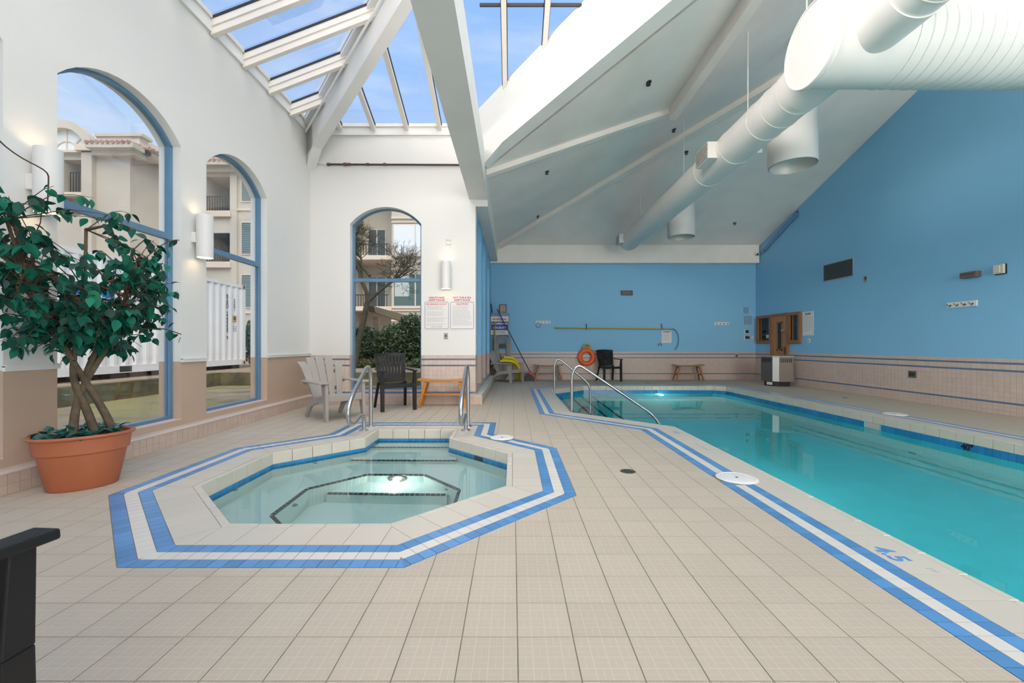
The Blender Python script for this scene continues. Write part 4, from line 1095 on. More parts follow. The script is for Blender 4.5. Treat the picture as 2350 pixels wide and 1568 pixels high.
# ------------------------------------------------------------------ back wall
def X13(px, d=YB): return (px-CX)*d/FPX
def Z13(py, d=YB): return HC+(CY-py)*d/FPX
t = thing('wall_clock', 'black digital clock high on the blue back wall', 'clock', (X13(1438), YB, Z13(678)))
MB().box(-.18, .18, -.05, -.001, 0, .145).build('case', DARK, t, bevel=.006)
MB().box(-.165, .165, -.053, -.049, .015, .13).build('screen', mat('clock_screen', (.05, .07, .06), .3), t)
put_text('digits', '12:35', .10, mat('clock_digits', (.16, .20, .17), .5), (0, -.0545, .07), FACE_S, t)
def hook_rail(name, label, loc, w, axis='y', h=.085):
    t = thing(name, label, 'hook rail', loc, 0 if axis == 'y' else -H90, 'white hook rails')
    MB().box(-w/2, w/2, -.018, -.001, 0, h).build('rail', SIGNW, t)
    for k in range(4):
        x = -w/2+w*(k+.5)/4
        MB().cyl((x, -.018, h*.45), (x, -.024, h*.45), .013, None, 10).tube([(x, -.02, h*.45), (x, -.05, h*.4), (x-.004, -.075, h*.6), (x-.006, -.085, h*.75)], .0045, 6).tube([(x, -.022, h*.42), (x, -.04, h*.15), (x, -.055, h*.2)], .004, 6).build('hook', mat('hook_black', (.06, .06, .06), .4), t)
    return t
hook_rail('hook_rail', 'white hook rail with a ring hanging from it beside the reach pole', (X13(1246.5), YB, Z13(743)), .45)
hook_rail('hook_rail', 'white hook rail on the back wall near the wall panels', (X13(1656), YB, Z13(746)), .45)
hook_rail('hook_rail', 'white hook rail with four black hooks on the gable wall', (XR, 7.03, 1.70), .46, 'x', .095)
t = thing('hanging_ring', 'thin purple ring hanging on a white hook rail', 'ring', (X13(1235), YB-.06, Z13(752)))
MB().torus((0, 0, .07), .072, .007, 'y', 28, 6).build('hoop', mat('purple_ring', (.25, .13, .25), .5), t, True)
t = thing('reach_pole', 'long yellow reach pole with a blue rescue hoop on the back wall', 'rescue pole', (X13(1271), YB-.06, Z13(755)))
x0 = X13(1271); MB().cyl((0, 0, .03), (X13(1517)-x0, 0, .0), .022, None, 10).build('pole', mat('yellow_pole', (.45, .36, .09), .5), t, True)
MB().cyl((X13(1517)-x0, 0, 0), (X13(1543)-x0, 0, -.005), .018, None, 10).build('pole_tip', GREYP, t, True)
pts = [(X13(px)-x0, 0, Z13(py)-Z13(755)) for px, py in ((1542, 754), (1550, 759), (1555, 770), (1556, 782), (1553, 795), (1547, 803))]
MB().tube(smooth_path(pts, .12, 4), .009, 6).build('hoop', mat('blue_hoop', (.02, .09, .20), .5), t, True)
for px in (1345, 1517): MB().tube([(X13(px)-x0, .045, .15), (X13(px)-x0, .02, .15), (X13(px)-x0, -.02, .05), (X13(px)-x0, .0, -.02)], .012, 6).build('bracket', mat('bracket_blue', (.02, .08, .16), .5), t)
def far_sign(loc, w, h, label, axis, head, seed):
    t = thing('notice_sign', label, 'sign', loc, 0 if axis == 'y' else -H90)
    MB().box(-w/2, w/2, -.006, -.001, 0, h).build('board', SIGNW, t)
    outline(t, -w/2+.02, w/2-.02, .02, h-.02, -.007, .002, INK)
    put_text('lettering', head, w*.16, mat('dark_ink', (.05, .05, .06), .5), (0, -.0075, h*.9), FACE_S, t, bold=.002)
    lines(t, -w/2+.04, w/2-.03, [h*.80-i*h*.062 for i in range(11)], -.0065, h=.009, seed=seed)
far_sign((X13(1530), YB, Z13(787)), .30, .375, 'white warning notice under the tip of the reach pole', 'y', 'WARNING', 5)
far_sign((XR, 10.70, 1.31), .40, .61, 'white notice sign beside the wooden sauna frame', 'x', 'SAUNA', 6)
t = thing('wall_hook', 'small dark double hook below the warning notice', 'hook', (X13(1513.5), YB, Z13(794)))
MB().tube([(-.045, -.03, 0), (-.045, -.03, .04), (-.02, -.03, .065), (.02, -.03, .065), (.045, -.03, .04), (.05, -.03, .0)], .010, 6).cyl((0, -.001, .06), (0, -.03, .06), .012, None, 8).build('hook', DARK, t, True)
# life ring
t = thing('life_ring', 'orange life ring with white grab rope and yellow throw line', 'life ring', (X13(1345), YB-.08, Z13(840)))
zr = Z13(819.5)-Z13(840)
MB().torus((0, 0, zr), .205, .072, 'y', 48, 16).build('ring', mat('orange_ring', (.88, .13, .015), .4), t, True)
ROPE = mat('white_rope', (.72, .68, .60), .7)
for pts in ([(-.27, .0, zr+.02), (-.30, -.03, zr-.10), (-.28, -.03, zr-.25), (-.2, -.03, zr-.32), (-.05, -.03, zr-.27)], [(.05, -.03, zr-.27), (.14, -.03, zr-.39), (.24, -.03, zr-.37), (.31, -.03, zr-.20), (.28, 0, zr+.0)], [(-.14, -.02, zr+.20), (0, -.03, zr+.36), (.14, -.02, zr+.22)]):
    MB().tube(smooth_path(pts, .1, 4), .008, 6).build('grab_rope', ROPE, t, True)
b = MB()
for k in range(6): b.torus((RP.uniform(-.02, .02), -.01-.008*k, zr+.30), .085+.01*(k % 3), .010, 'y', 22, 6)
stuff(b.build('throw_line', mat('yellow_rope', (.55, .45, .03), .6), t, True))
MB().cyl((0, .08, zr+.36), (0, -.06, zr+.37), .014, None, 8).build('peg', DARK, t)
# warning sign, box, frame, hose and tools in the corner
t = thing('wall_cabinet', 'blue painted wall cabinet behind the lifeguard warning sign', 'cabinet', (-.37, YB, 1.36))
MB().box(-.28, .28, -.24, -.001, 0, .66).build('body', mat('cabinet_blue', (.17, .33, .50), .5), t, bevel=.006); MB().box(-.285, .285, -.25, -.001, .66, .68).build('top_board', MATS['cabinet_blue'], t)
t = thing('warning_sign', 'blue and white warning sign about lifeguard duty', 'sign', (-.385, YB-.245, 1.375))
MB().box(-.275, .275, -.006, -.001, 0, .57).build('board', SIGNW, t); outline(t, -.262, .262, .013, .557, -.007, .004, mat('sign_black', (.03, .03, .03), .5))
NAV = mat('sign_blue', (.015, .06, .28), .5); MB().box(-.255, .255, -.008, -.004, .14, .405).build('blue_panel', NAV, t)
put_text('lettering', 'WARNING', .09, RED, (0, -.009, .47), FACE_S, t, bold=.003); put_text('lettering', 'NO LIFEGUARD', .068, SIGNW, (0, -.0095, .338), FACE_S, t, bold=.003); put_text('lettering', 'ON DUTY', .088, SIGNW, (0, -.0095, .215), FACE_S, t, bold=.003)
lines(t, -.22, .22, [.09, .05], -.0065, MATS['sign_black'], .016, 9)
t = thing('picture_frame', 'small brown picture frame leaning on the blue cabinet', 'picture', (-.29, YB-.10, 2.041), math.radians(-8))
MB().box(-.105, .105, -.01, .01, 0, .27).build('frame', mat('frame_brown', (.07, .05, .045), .5), t, bevel=.004); MB().box(-.088, .088, -.012, -.008, .02, .25).build('print', mat('faded_print', (.50, .36, .25), .6, var=.3, vscale=16), t)
tag(MB().bar((-.62, YB-.10, 2.04), (-.66, YB-.06, 2.34), .03, .015).build('dark_stick', DARK, base=True), 'short dark stick leaning on the blue cabinet', 'stick')
t = thing('hose_coil', 'grey pool hose coiled on a wall hanger below the warning sign', 'hose', (-.30, YB-.12, .52))
HM = mat('grey_hose', (.40, .41, .40), .5)
for k in range(4):
    w, h0 = .13+.038*k, .12-.03*k; pts = []
    for i in range(25):
        a = math.pi*i/24; pts.append((math.cos(a)*w, -.03*k+.04, .55+.04*k+math.sin(a)*w*.9))
    MB().tube([(w, -.03*k+.04, h0)]+pts+[(-w, -.03*k+.04, h0+.1)], .021, 8).build('hose_loop', HM, t, True)
MB().bar((-.11, .0, .52), (.11, .0, .52), .02, .14).build('hanger', DARK, t)
t = thing('wooden_pole', 'thin tan pole standing upright behind the grey armchair in the corner', 'pole', (-.53, YB-.42, 0))
MB().cyl((0, 0, 0), (-.0, .12, 1.70), .017, None, 8).build('shaft', mat('tan_pole', (.42, .28, .10), .5), t, True); MB().cyl((0, .12, 1.68), (0, .125, 1.76), .03, None, 8).build('knob', MATS['tan_pole'], t)
t = thing('push_broom', 'blue handled broom with black and red head leaning in the corner', 'broom', (.56, YB-.42, 0))
MB().cyl((-.02, .0, .24), (-1.02, .02, 2.14), .015, None, 8).build('handle', mat('broom_blue', (.01, .07, .16), .4), t, True); MB().cyl((-1.02, .02, 2.14), (-1.12, .02, 2.34), .011, None, 8).cyl((-1.12, .02, 2.34), (-1.195, .02, 2.50), .009, None, 8).build('handle_extension', mat('broom_grey', (.45, .42, .36), .4), t, True)
MB().hexa([(-.10, -.03, .26), (-.02, -.03, .30), (-.02, .03, .30), (-.10, .03, .26), (.14, -.03, .0), (.20, -.03, .02), (.20, .03, .02), (.14, .03, .0)]).build('head', mat('broom_red', (.50, .02, .05), .4), t)
MB().hexa([(-.30, -.04, .0), (.13, -.04, .0), (.13, .04, .0), (-.30, .04, .0), (-.07, -.025, .24), (-.03, -.025, .26), (-.03, .025, .26), (-.07, .025, .24)]).build('bristles', BLACK, t)
YEL = mat('yellow_foam', (.80, .62, .01), .7)
for k, (pts, lb) in enumerate(((([(-.34, 12.25, .60), (-.10, 12.16, .615), (.12, 12.22, .56), (.22, 12.34, .36), (.30, 12.42, .04)]), 'yellow foam noodle drooping from the grey armchair to the floor by the broom'),
                     ([(-.24, 12.34, .70), (.0, 12.32, .70), (.16, 12.42, .56), (.22, 12.50, .3), (.24, 12.55, .04)], 'yellow foam noodle lying on top of the other noodles'),
                     ([(-.30, 12.42, .63), (-.05, 12.40, .63), (.10, 12.50, .45), (.16, 12.58, .2), (.17, 12.60, .04)], 'yellow foam noodle at the rear of the grey armchair'))):
    o = MB().tube(smooth_path(pts, .15, 5), .038, 12).build('foam_noodle', YEL, None, True, base=True); tag(o, lb, 'pool noodle', 'yellow foam noodles')
# wall panels in the back corner
for nm, x, z, w, h, m, lb in (('access_panel', 1712, 720, .16, .20, 'cabinet_blue', 'small blue access panel near the back corner'), ('access_panel', 1716, 745, .24, .27, 'cabinet_blue', 'larger blue access panel below the small one')):
    plate(nm, lb, 'panel', (X13(x), YB, Z13(z)), (w, .012, h), mat('panel_blue', (.20, .36, .52), .5))
plate('thermostat_display', 'black square control panel near the back corner', 'control', (X13(1713), YB, Z13(766)), (.13, .02, .12), SIGNW, parts=(('screen', (-.045, .06, .015, .11, .004), BLACK),))
plate('control_plate', 'grey rectangular plate below the black control panel', 'control', (X13(1713.5), YB, Z13(779)), (.16, .02, .115), SIGNW, parts=(('cover', (-.06, .075, .01, .105, .004), DARK),))
plate('beige_switch', 'beige wall switch next to the grey rectangular plate', 'switch', (X13(1726), YB, Z13(779)), (.075, .012, .115), CREAM, parts=(('rocker', (-.015, .015, .03, .085, .006), CREAM),))
plate('dado_outlet', 'grey outlet box on the tiled dado of the back wall', 'outlet', (X13(1689), YB-.006, Z13(821)), (.09, .04, .12), GREYP, parts=(('socket', (-.02, .02, .03, .09, .005), DARK),))
# ------------------------------------------------------------------ gable wall items (face towards -x)
def YR(px): return XR*FPX/(px-CX)
def ZR(px, py): return HC+(CY-py)*YR(px)/FPX
y0, y1 = YR(1960), YR(1890); t = thing('return_air_vent', 'dark louvred return air vent high on the gable wall', 'vent', (XR, (y0+y1)/2, 2.58)); hw = (y1-y0)/2
MB().box(-.012, -.001, -hw, hw, 0, .42).build('frame', mat('vent_frame', (.30, .42, .55), .5), t); MB().box(-.016, -.010, -hw+.03, hw-.03, .025, .395).build('grid', DARK, t)
for k in range(14): MB().box(-.022, -.014, -hw+.03, hw-.03, .035+k*.026, .043+k*.026).build('louvre', mat('vent_louvre', (.10, .095, .09), .5), t)
plate('dark_switch', 'small dark switch plate below the return air vent', 'switch', (XR, YR(1988), ZR(1988, 647)), (.09, .015, .13), GREYP, 'x', (('toggle', (-.02, .02, .05, .10, .006), DARK),))
plate('emergency_light', 'brown emergency light box on the gable wall', 'emergency light', (XR, YR(2234), ZR(2234, 637)), (.24, .10, .09), mat('brown_box', (.15, .12, .10), .5), 'x', (('slot', (-.10, .10, .045, .055, .003), BLACK),))
plate('alarm_speaker', 'cream square alarm speaker on a black base on the gable wall', 'alarm', (XR, YR(2299), ZR(2299, 630)), (.145, .03, .155), BLACK, 'x', (('cover', (-.07, .06, .01, .15, .035), CREAM), ('grille', (-.03, .05, .03, .13, .045), MATS['cream_plate'])))
plate('dado_grille', 'dark square outlet grille on the tiled dado of the gable wall', 'outlet', (XR-.006, YR(2095), ZR(2095, 867)), (.155, .012, .125), mat('grille_green', (.10, .105, .09), .5), 'x', tuple(('slot', (-.05+.03*k, -.035+.03*k, .03, .095, .004), BLACK) for k in range(4)))
plate('key_switch', 'small cream key switch below the sauna notice', 'switch', (XR, YR(1857), ZR(1857, 787)), (.08, .012, .10), CREAM, 'x', (('keyhole', (-.012, .012, .035, .06, .004), BLACK),))
t = thing('security_camera', 'small white security camera at the end of the header beam', 'camera', (XR-.12, 12.72, 3.80))
MB().lathe([(.0, -.05), (.045, -.035), (.06, .0), (.06, .03), (.045, .06), (.0, .065)], 18, cap0=False).build('dome', SIGNW, t, True); MB().cyl((-.02, -.05, -.01), (-.025, -.07, -.01), .03, None, 14).build('lens', BLACK, t); MB().cyl((0, .0, .0), (.02, .06, .0), .02, None, 8).build('mount', SIGNW, t)
t = thing('conduit_pipe', 'blue painted conduit running up the edge of the gable wall', 'pipe', (XR-.05, 12.6, ZR(1740, 585)))
ya, za = 12.6-12.6, 0; yb, zb = 11.05-12.6, (ZR(1835, 490)-ZR(1740, 585))
MB().cyl((0, 0, 0), (0, yb, zb), .035, None, 12).build('pipe', mat('pipe_blue', (.16, .33, .52), .5), t, True); MB().cyl((.03, .02, .07), (.03, yb, zb+.08), .012, None, 8).build('wire', DARK, t)
for s in (.12, .5, .9): MB().cyl((0, yb*s, zb*s), (0, yb*s-.06, zb*s+.02), .045, None, 12).build('coupling', MATS['pipe_blue'], t)
# sauna front
SW1 = wood_mat('sauna_cedar', (.36, .165, .06), (.22, .09, .035), 5, axis=2); SW2 = wood_mat('sauna_door_wood', (.50, .25, .10), (.38, .175, .065), 5, axis=2)
ya, yb_, yc, yd = 10.93, 11.42, 12.16, 12.86
t = thing('sauna_front', 'brown cedar sauna front with a door between two windows', 'sauna', (XR, (ya+yd)/2, 0)); O = (ya+yd)/2
def sb(name, y0, y1, z0, z1, d0, d1, m, par=None): return MB().box(-d1, -d0, y0-O, y1-O, z0, z1).build(name, m, par or t)
for w0, w1 in ((ya, yb_), (yc, yd)):
    w = sb('window', w0+.07, w1-.07, 1.20, 1.86, .002, .010, mat('sauna_dark_glass', (.012, .012, .014), .08))
    for q in ((w0, w1, 1.86, 1.94), (w0, w1, 1.12, 1.20), (w0, w0+.07, 1.20, 1.86), (w1-.07, w1, 1.20, 1.86)): sb('frame_rail', *q, .002, .07, SW1)
    sb('inner_batten', w1-.18, w1-.13, 1.2, 1.86, .010, .016, SW1)
for k in range(6): sb('door_board', yb_+.06+k*(.62/6)+.001, yb_+.06+(k+1)*(.62/6)-.001, .02, 1.88, .002, .04, SW2)
sb('door_glass', yb_+.27, yb_+.43, .95, 1.68, .038, .045, MATS['sauna_dark_glass'])
for q in ((yb_+.23, yb_+.27, .91, 1.72), (yb_+.43, yb_+.47, .91, 1.72), (yb_+.23, yb_+.47, .91, .95), (yb_+.23, yb_+.47, 1.68, 1.72)): sb('door_glass_trim', *q, .038, .055, SW1)
sb('door_jamb', yb_, yb_+.06, 0, 1.94, .002, .07, SW1); sb('door_jamb', yc-.06, yc, 0, 1.94, .002, .07, SW1); sb('door_head', yb_+.06, yc-.06, 1.88, 1.95, .002, .07, SW1)
h_ = MB().cyl((-.05, yb_+.12-O, 1.47), (-.10, yb_+.12-O, 1.47), .014, None, 10).bar((-.10, yb_+.06-O, 1.47), (-.10, yb_+.20-O, 1.47), .03, .03).build('handle', CHROME, t)
sb('paper_note', yc+.15, yc+.29, 1.27, 1.37, .010, .013, mat('paper_note', (.55, .52, .46), .6))
sb('door_sign', yb_+.10, yb_+.16, .82, 1.02, .04, .05, mat('dark_wood_tag', (.14, .075, .04), .6))
# stainless heater unit standing in front of the sauna door
HX, HY = 6.93, 11.05
t = thing('stainless_cabinet', 'stainless steel cabinet with louvred panels standing by the sauna door', 'cabinet', (HX, HY, 0))
pl = [(r*.85-f*.53, -r*.53-f*.85) for r, f in ((-.36, .0), (-.10, .20), (.04, .22), (.36, .05), (.36, -.2), (-.36, -.2))]
MB().prism(pl, .12, .765).build('body', STEEL, t, bevel=.006); MB().prism([(x*1.02, y*1.02) for x, y in pl], .765, .785).build('top', mat('pale_steel', (.60, .59, .56), .35, .6), t)
MB().prism([(x*.8, y*.8) for x, y in pl], 0.0, .13).build('plinth', BLACK, t)
def on_face(p, q, s0, s1, z0, z1, d, nm, m):
    p, q = Vector((*p, 0)), Vector((*q, 0)); e = (q-p).normalized(); nn = Vector((e.y, -e.x, 0)); L = (q-p).length
    a, c = p+e*L*s0, p+e*L*s1
    MB().hexa([a+Vector((0, 0, z0)), c+Vector((0, 0, z0)), c+nn*d+Vector((0, 0, z0)), a+nn*d+Vector((0, 0, z0)), a+Vector((0, 0, z1)), c+Vector((0, 0, z1)), c+nn*d+Vector((0, 0, z1)), a+nn*d+Vector((0, 0, z1))]).build(nm, m, t)
on_face(pl[0], pl[1], .02, .98, .13, .755, .006, 'front_panel', mat('dark_steel', (.16, .15, .15), .45, .7)); on_face(pl[1], pl[2], .03, .97, .13, .755, .008, 'corner_panel', mat('bright_steel', (.75, .74, .70), .3, .4)); on_face(pl[2], pl[3], .02, .98, .13, .755, .006, 'front_panel', mat('brown_steel', (.30, .26, .23), .42, .7))
for k in range(6):
    on_face(pl[0], pl[1], .12+k*.135, .18+k*.135, .62, .72, .010, 'louvre', BLACK); on_face(pl[2], pl[3], .12+k*.135, .18+k*.135, .62, .72, .010, 'louvre', BLACK)
on_face((pl[1][0]*.8, pl[1][1]*.8), (pl[0][0]*.8, pl[0][1]*.8), .1, .7, .03, .10, -.006, 'rating_label', SIGNW)
MB().tube([(.33, .0, .06), (.42, -.05, .10), (.46, .0, .22), (.5, .1, .27)], .02, 8).build('supply_pipe', mat('grey_pipe', (.25, .24, .22), .5), t, True)
print('details ok')

# ================================================================== outside
ZG, ZT = .03, .34
MOSS = mat('mossy_paving', (.30, .235, .14), .9, var=.4, vscale=1.6, bump=.4, bscale=30)
N = NB(MOSS); bs = bsdf(MOSS); g_, p_, n_ = N.pos(); src = bs.inputs['Base Color'].links[0].from_socket
N.l.new(N.mix(N.m('MULTIPLY', N.m('GREATER_THAN', N.noise(g_.outputs['Position'], .9), .50), .7), src, (.30, .27, .08)), bs.inputs['Base Color'])
GR = struct(MB().box(-7.7, XL-.25, -12, 10.9, -.2, ZG).box(-3.95, XS-.25, YE+.25, 10.9, -.2, ZG).build('ground', MOSS), 'mossy paving outside the windows')
PAVE = mat('brick_paving', (.36, .27, .19), .85, var=.15, vscale=6)
MB().box(-40, -7.6, -14, 40, -.2, ZT-.02).box(-7.6, XS-.25, 10.85, 40, -.2, ZT-.02).build('upper_ground', PAVE, GR)
MB().box(XS-.25, 30, YB+.25, 40, -.2, ZT-.02).build('upper_ground', PAVE, GR)
KB = mat('mossy_concrete', (.155, .135, .065), .95, var=.45, vscale=3, bump=.5, bscale=20)
t = thing('concrete_kerb', 'low mossy concrete kerb wall round the paved yard', 'kerb', (-7.6, 5, ZG)); 
MB().box(-.12, .12, -17, 5.92, 0, ZT-ZG+.02).build('kerb_run', KB, t); MB().box(.12, 6.55, 5.80, 6.04, 0, ZT-ZG+.02).build('kerb_run', KB, t)
t['category'] = 'kerb'
# shipping container
CW = mat('container_white', (.90, .90, .87), .45, var=.03, vscale=1.5)
XC, YA, YZ, ZB, ZC = -8.8, 1.75, 13.9, .44, 3.02
t = thing('shipping_container', 'white corrugated shipping container raised on blocks beyond the kerb', 'container', (XC-1.22, (YA+YZ)/2, ZT-.02)); OY = (YA+YZ)/2; OZ = ZT-.02
b = MB(); prof = []; y = YA+.12
while y < YZ-.14:
    for dy, dx in ((0, 0), (.07, 0), (.138, -.036), (.208, -.036)): prof.append((y+dy, dx))
    y += .276
prof = [(yy, dx) for yy, dx in prof if yy < YZ-.1]
for i in range(len(prof)-1):
    (ya, da), (yb2, db) = prof[i], prof[i+1]
    k = len(b.v)
    b.poly([(1.215+da, ya-OY, ZB+.16-OZ), (1.215+db, yb2-OY, ZB+.16-OZ), (1.215+db, yb2-OY, ZC-.09-OZ), (1.215+da, ya-OY, ZC-.09-OZ)])
b.build('corrugated_side', CW, t, fix=False)
MB().box(-1.22, 1.16, YA+.03-OY, YZ-.03-OY, ZB+.03-OZ, ZC-.03-OZ).build('box_body', CW, t)
MB().box(1.10, 1.22, YA-OY, YZ-OY, ZC-.10-OZ, ZC-OZ).build('top_rail', CW, t); MB().box(1.10, 1.22, YA-OY, YZ-OY, ZB-OZ, ZB+.17-OZ).build('bottom_rail', CW, t)
for yy in (YA+.08, YZ-.08): MB().box(1.08, 1.225, yy-.08-OY, yy+.08-OY, ZB-OZ, ZC-OZ).build('corner_post', CW, t)
CAST = mat('worn_casting', (.55, .42, .28), .6)
for yy in (YA+.08, YZ-.08):
    for z in (ZB+.06, ZC-.06): c_ = MB().box(1.08, 1.235, yy-.09-OY, yy+.09-OY, z-.065-OZ, z+.065-OZ).build('corner_casting', CAST, t); MB().box(1.234, 1.239, yy-.03-OY, yy+.03-OY, z-.04-OZ, z+.04-OZ).build('casting_hole', BLACK, c_)
for yy in (YA+.4, 6.1, 9.5, YZ-.4): MB().box(.2, 1.15, yy-.2-OY, yy+.2-OY, 0, ZB-OZ).build('support_block', mat('dark_block', (.05, .045, .04), .8), t)
MB().box(1.1, 1.224, 4.95-OY, 5.25-OY, ZB+.02-OZ, ZB+.15-OZ).build('fork_pocket', BLACK, t); MB().box(1.1, 1.224, 9.45-OY, 9.75-OY, ZB+.02-OZ, ZB+.15-OZ).build('fork_pocket', BLACK, t)
CI = mat('container_ink', (.03, .035, .05), .5)
for k, ch in enumerate('BSBU 223350 9'):
    if ch != ' ': put_text('code_letter', ch, .15, CI, (1.2205, 13.02-OY, 2.58-k*.108-OZ), (H90, 0, H90), t, bold=.004)
for k, ch in enumerate('22G1'): put_text('code_letter', ch, .12, CI, (1.2205, 13.36-OY, 2.48-k*.10-OZ), (H90, 0, H90), t, bold=.003)
pp = MB().box(1.216, 1.222, 13.27-OY, 13.45-OY, 1.82-OZ, 2.0-OZ).build('warning_plate', mat('amber_plate', (.70, .38, .02), .5), t); MB().box(1.222, 1.2235, 13.32-OY, 13.40-OY, 1.86-OZ, 1.96-OZ).build('plate_symbol', CI, pp)
outline_b = MB()
for q in ((13.29, 13.43, 1.65, 1.66), (13.29, 13.43, 1.50, 1.51), (13.29, 13.30, 1.5, 1.66), (13.42, 13.43, 1.5, 1.66), (13.33, 13.39, 1.57, 1.59)): outline_b.box(1.2195, 1.2225, q[0]-OY, q[1]-OY, q[2]-OZ, q[3]-OZ)
stuff(outline_b.build('stencil_mark', CI, t))
LB = mat('container_blue', (.015, .16, .60), .5)
for k, y_ in enumerate((8.0, 8.35, 8.75, 9.05)): MB().box(1.2195, 1.2225, y_-OY, y_+.26-OY, 2.10-OZ, 2.30-OZ).build('blue_mark', LB, t)
# apartment building
YA1, YB1 = 22.5, 24.6
DG = mat('facade_glass', (.09, .14, .13), .12, spec=.8); WGL = mat('white_blind_glass', (.80, .85, .88), .25); DKR = mat('loggia_blue_wall', (.14, .24, .36), .7); RAILM = mat('dark_railing', (.03, .035, .04), .5)
t = thing('apartment_building', 'beige stucco apartment building with balconies and tiled eaves behind the yard', 'building', (-12, YB1, ZT-.02)); BX, BY, BZ = -12, YB1, ZT-.02
def bb(name, x0, x1, y0, y1, z0, z1, m, par=None): return MB().box(x0-BX, x1-BX, y0-BY, y1-BY, z0-BZ, z1-BZ).build(name, m, par or t)
def win(x0, x1, z0, z1, y, m=DG, mull=(), blinds=0):
    f = bb('window_frame', x0-.07, x1+.07, y-.05, y+.05, z0-.07, z1+.07, TRIMW)
    p = bb('pane', x0, x1, y-.06, y-.045, z0, z1, m, f) if False else MB().box(x0-BX, x1-BX, y-.06-BY, y-.045-BY, z0-BZ, z1-BZ).build('pane', m, f)
    for q in mull: MB().box(q-.035-BX, q+.035-BX, y-.075-BY, y-.05-BY, z0-BZ, z1-BZ).build('mullion', TRIMW, f)
    if blinds:
        b = MB()
        for k in range(blinds): z = z0+.04+(z1-z0-.08)*k/blinds; b.box(x0+.03-BX, x1-.03-BX, y-.066-BY, y-.06-BY, z-BZ, z+(z1-z0)/blinds*.45-BZ)
        stuff(b.build('blind_slats', mat('blind_slat', (.24, .30, .28), .6), f))
def railing(x0, x1, y, z0, z1):
    r = bb('railing', x0, x1, y-.02, y+.02, z1-.05, z1, RAILM); b = MB(); x = x0
    while x < x1: b.box(x-BX, x+.035-BX, y-.015-BY, y+.015-BY, z0-BZ, z1-BZ); x += .15
    stuff(b.build('balusters', RAILM, r))
bb('wall', -34, -23.95, YA1, 33, 0.3, 11.35, BRICKW)
bb('wall', -23.0, -20.4, YA1, 33, .3, 11.35, BRICKW); bb('wall', -23.95, -23.0, YA1, 33, .3, 8.0, BRICKW); bb('wall', -23.95, -23.0, YA1, 33, 10.95, 11.35, BRICKW)
bb('recess_wall', -23.95, -23.0, YA1+1.4, 33, 8, 11, mat('pale_recess', (.62, .68, .70), .6)); railing(-23.75, -22.95, YA1+.15, 9.2, 10.35); bb('balcony_slab', -24.1, -22.9, YA1-.1, YA1+.3, 9.0, 9.2, TRIMW)
bb('pillar', -22.75, -22.2, YA1-.25, YA1+.2, .3, 11.3, BRICKW); bb('pillar_cap', -22.95, -22.05, YA1-.4, YA1+.2, 11.3, 11.62, TRIMW)
bb('wall', -20.4, -17.9, YB1, 33, .3, 11.35, BRICKW); bb('wall', -16.4, -9.3, YB1, 33, .3, 11.35, BRICKW); bb('wall', -7.05, 12, YB1, 33, .3, 11.35, BRICKW)
bb('recess_wall', -17.9, -16.4, YB1+1.9, 33, .3, 11.35, DKR); bb('recess_wall', -9.3, -7.05, YB1+1.6, 33, .3, 11.35, BRICKW)
for z in (2.4, 5.55, 8.5): bb('balcony_slab', -18.0, -16.3, YB1-.25, YB1+1.9, z, z+.34, TRIMW); bb('balcony_front', -18.0, -16.4, YB1-.05, YB1+.1, z-.9, z, BRICKW); railing(-17.9, -16.45, YB1+.1, z+.34, z+1.3)
for z in (3.05, 6.0): bb('balcony_slab', -9.5, -7.0, YB1-.3, YB1+1.6, z, z+.25, TRIMW); railing(-9.4, -7.2, YB1-.15, z+.25, z+.95)
for z in (3.35, 6.3): win(-8.9, -7.9, z, z+1.9, YB1+1.6, mat('door_glass', (.10, .12, .12), .15), (-8.4,))
bb('recess_ceiling', -17.9, -16.4, YB1+.05, YB1+2, 10.9, 11.3, BRICKW); bb('recess_ceiling', -9.3, -7.05, YB1+.05, YB1+1.7, 10.9, 11.3, BRICKW)
bb('pilaster', -16.4, -16.0, YB1-.12, YB1, .3, 11.3, BRICKW)
for z0, z1 in ((9.46, 10.78), (6.4, 8.19), (3.28, 5.14)): win(-15.75, -14.75, z0, z1, YB1, DG, (), 16)
for z0, z1 in ((9.0, 10.6), (6.3, 7.9), (3.2, 4.9)): win(-13.2, -11.6, z0, z1, YB1, DG, (-12.4,))
win(-6.9, -4.3, 6.36, 8.06, YB1, WGL, (-5.65,)); win(-6.9, -4.3, 3.36, 5.19, YB1, DG, (-5.65,))
MB().box(-6.85-BX, -6.0-BX, YB1-.068-BY, YB1-.06-BY, 3.9-BZ, 5.15-BZ).build('curtain', mat('net_curtain', (.5, .55, .52), .7), t)
for z, h in ((8.42, .12), (8.18, .06), (6.20, .12), (5.42, .10), (5.28, .05), (3.20, .12), (3.05, .08), (2.45, .1), (1.9, .1)): bb('string_course', -7.05, 12, YB1-.09, YB1, z, z+h, TRIMW)
for z, h in ((6.0, .12), (2.9, .12), (8.9, .12)): bb('string_course', -16.0, -9.3, YB1-.07, YB1, z, z+h, TRIMW)
for x0, x1, y in ((-22.1, -20.1, YA1), (-20.1, 12, YB1)):
    bb('soffit', x0, x1+(.3 if y == YA1 else 0), y-.35, y+.3, 11.05, 11.3, BRICKW); bb('cornice', x0, x1+(.5 if y == YA1 else 0), y-.7, y+.4, 11.3, 11.56, BRICKW); bb('parapet', x0, x1+(.3 if y == YA1 else 0), y-.1, y+.4, 11.56, 12.25, TRIMW); bb('parapet_cap', x0, x1+(.5 if y == YA1 else 0), y-.2, y+.5, 12.12, 12.28, BRICKW)
bb('cornice', -20.4, -19.6, YA1, YB1, 11.3, 11.56, BRICKW); bb('parapet', -20.4, -20.0, YA1, YB1, 11.56, 12.25, TRIMW)
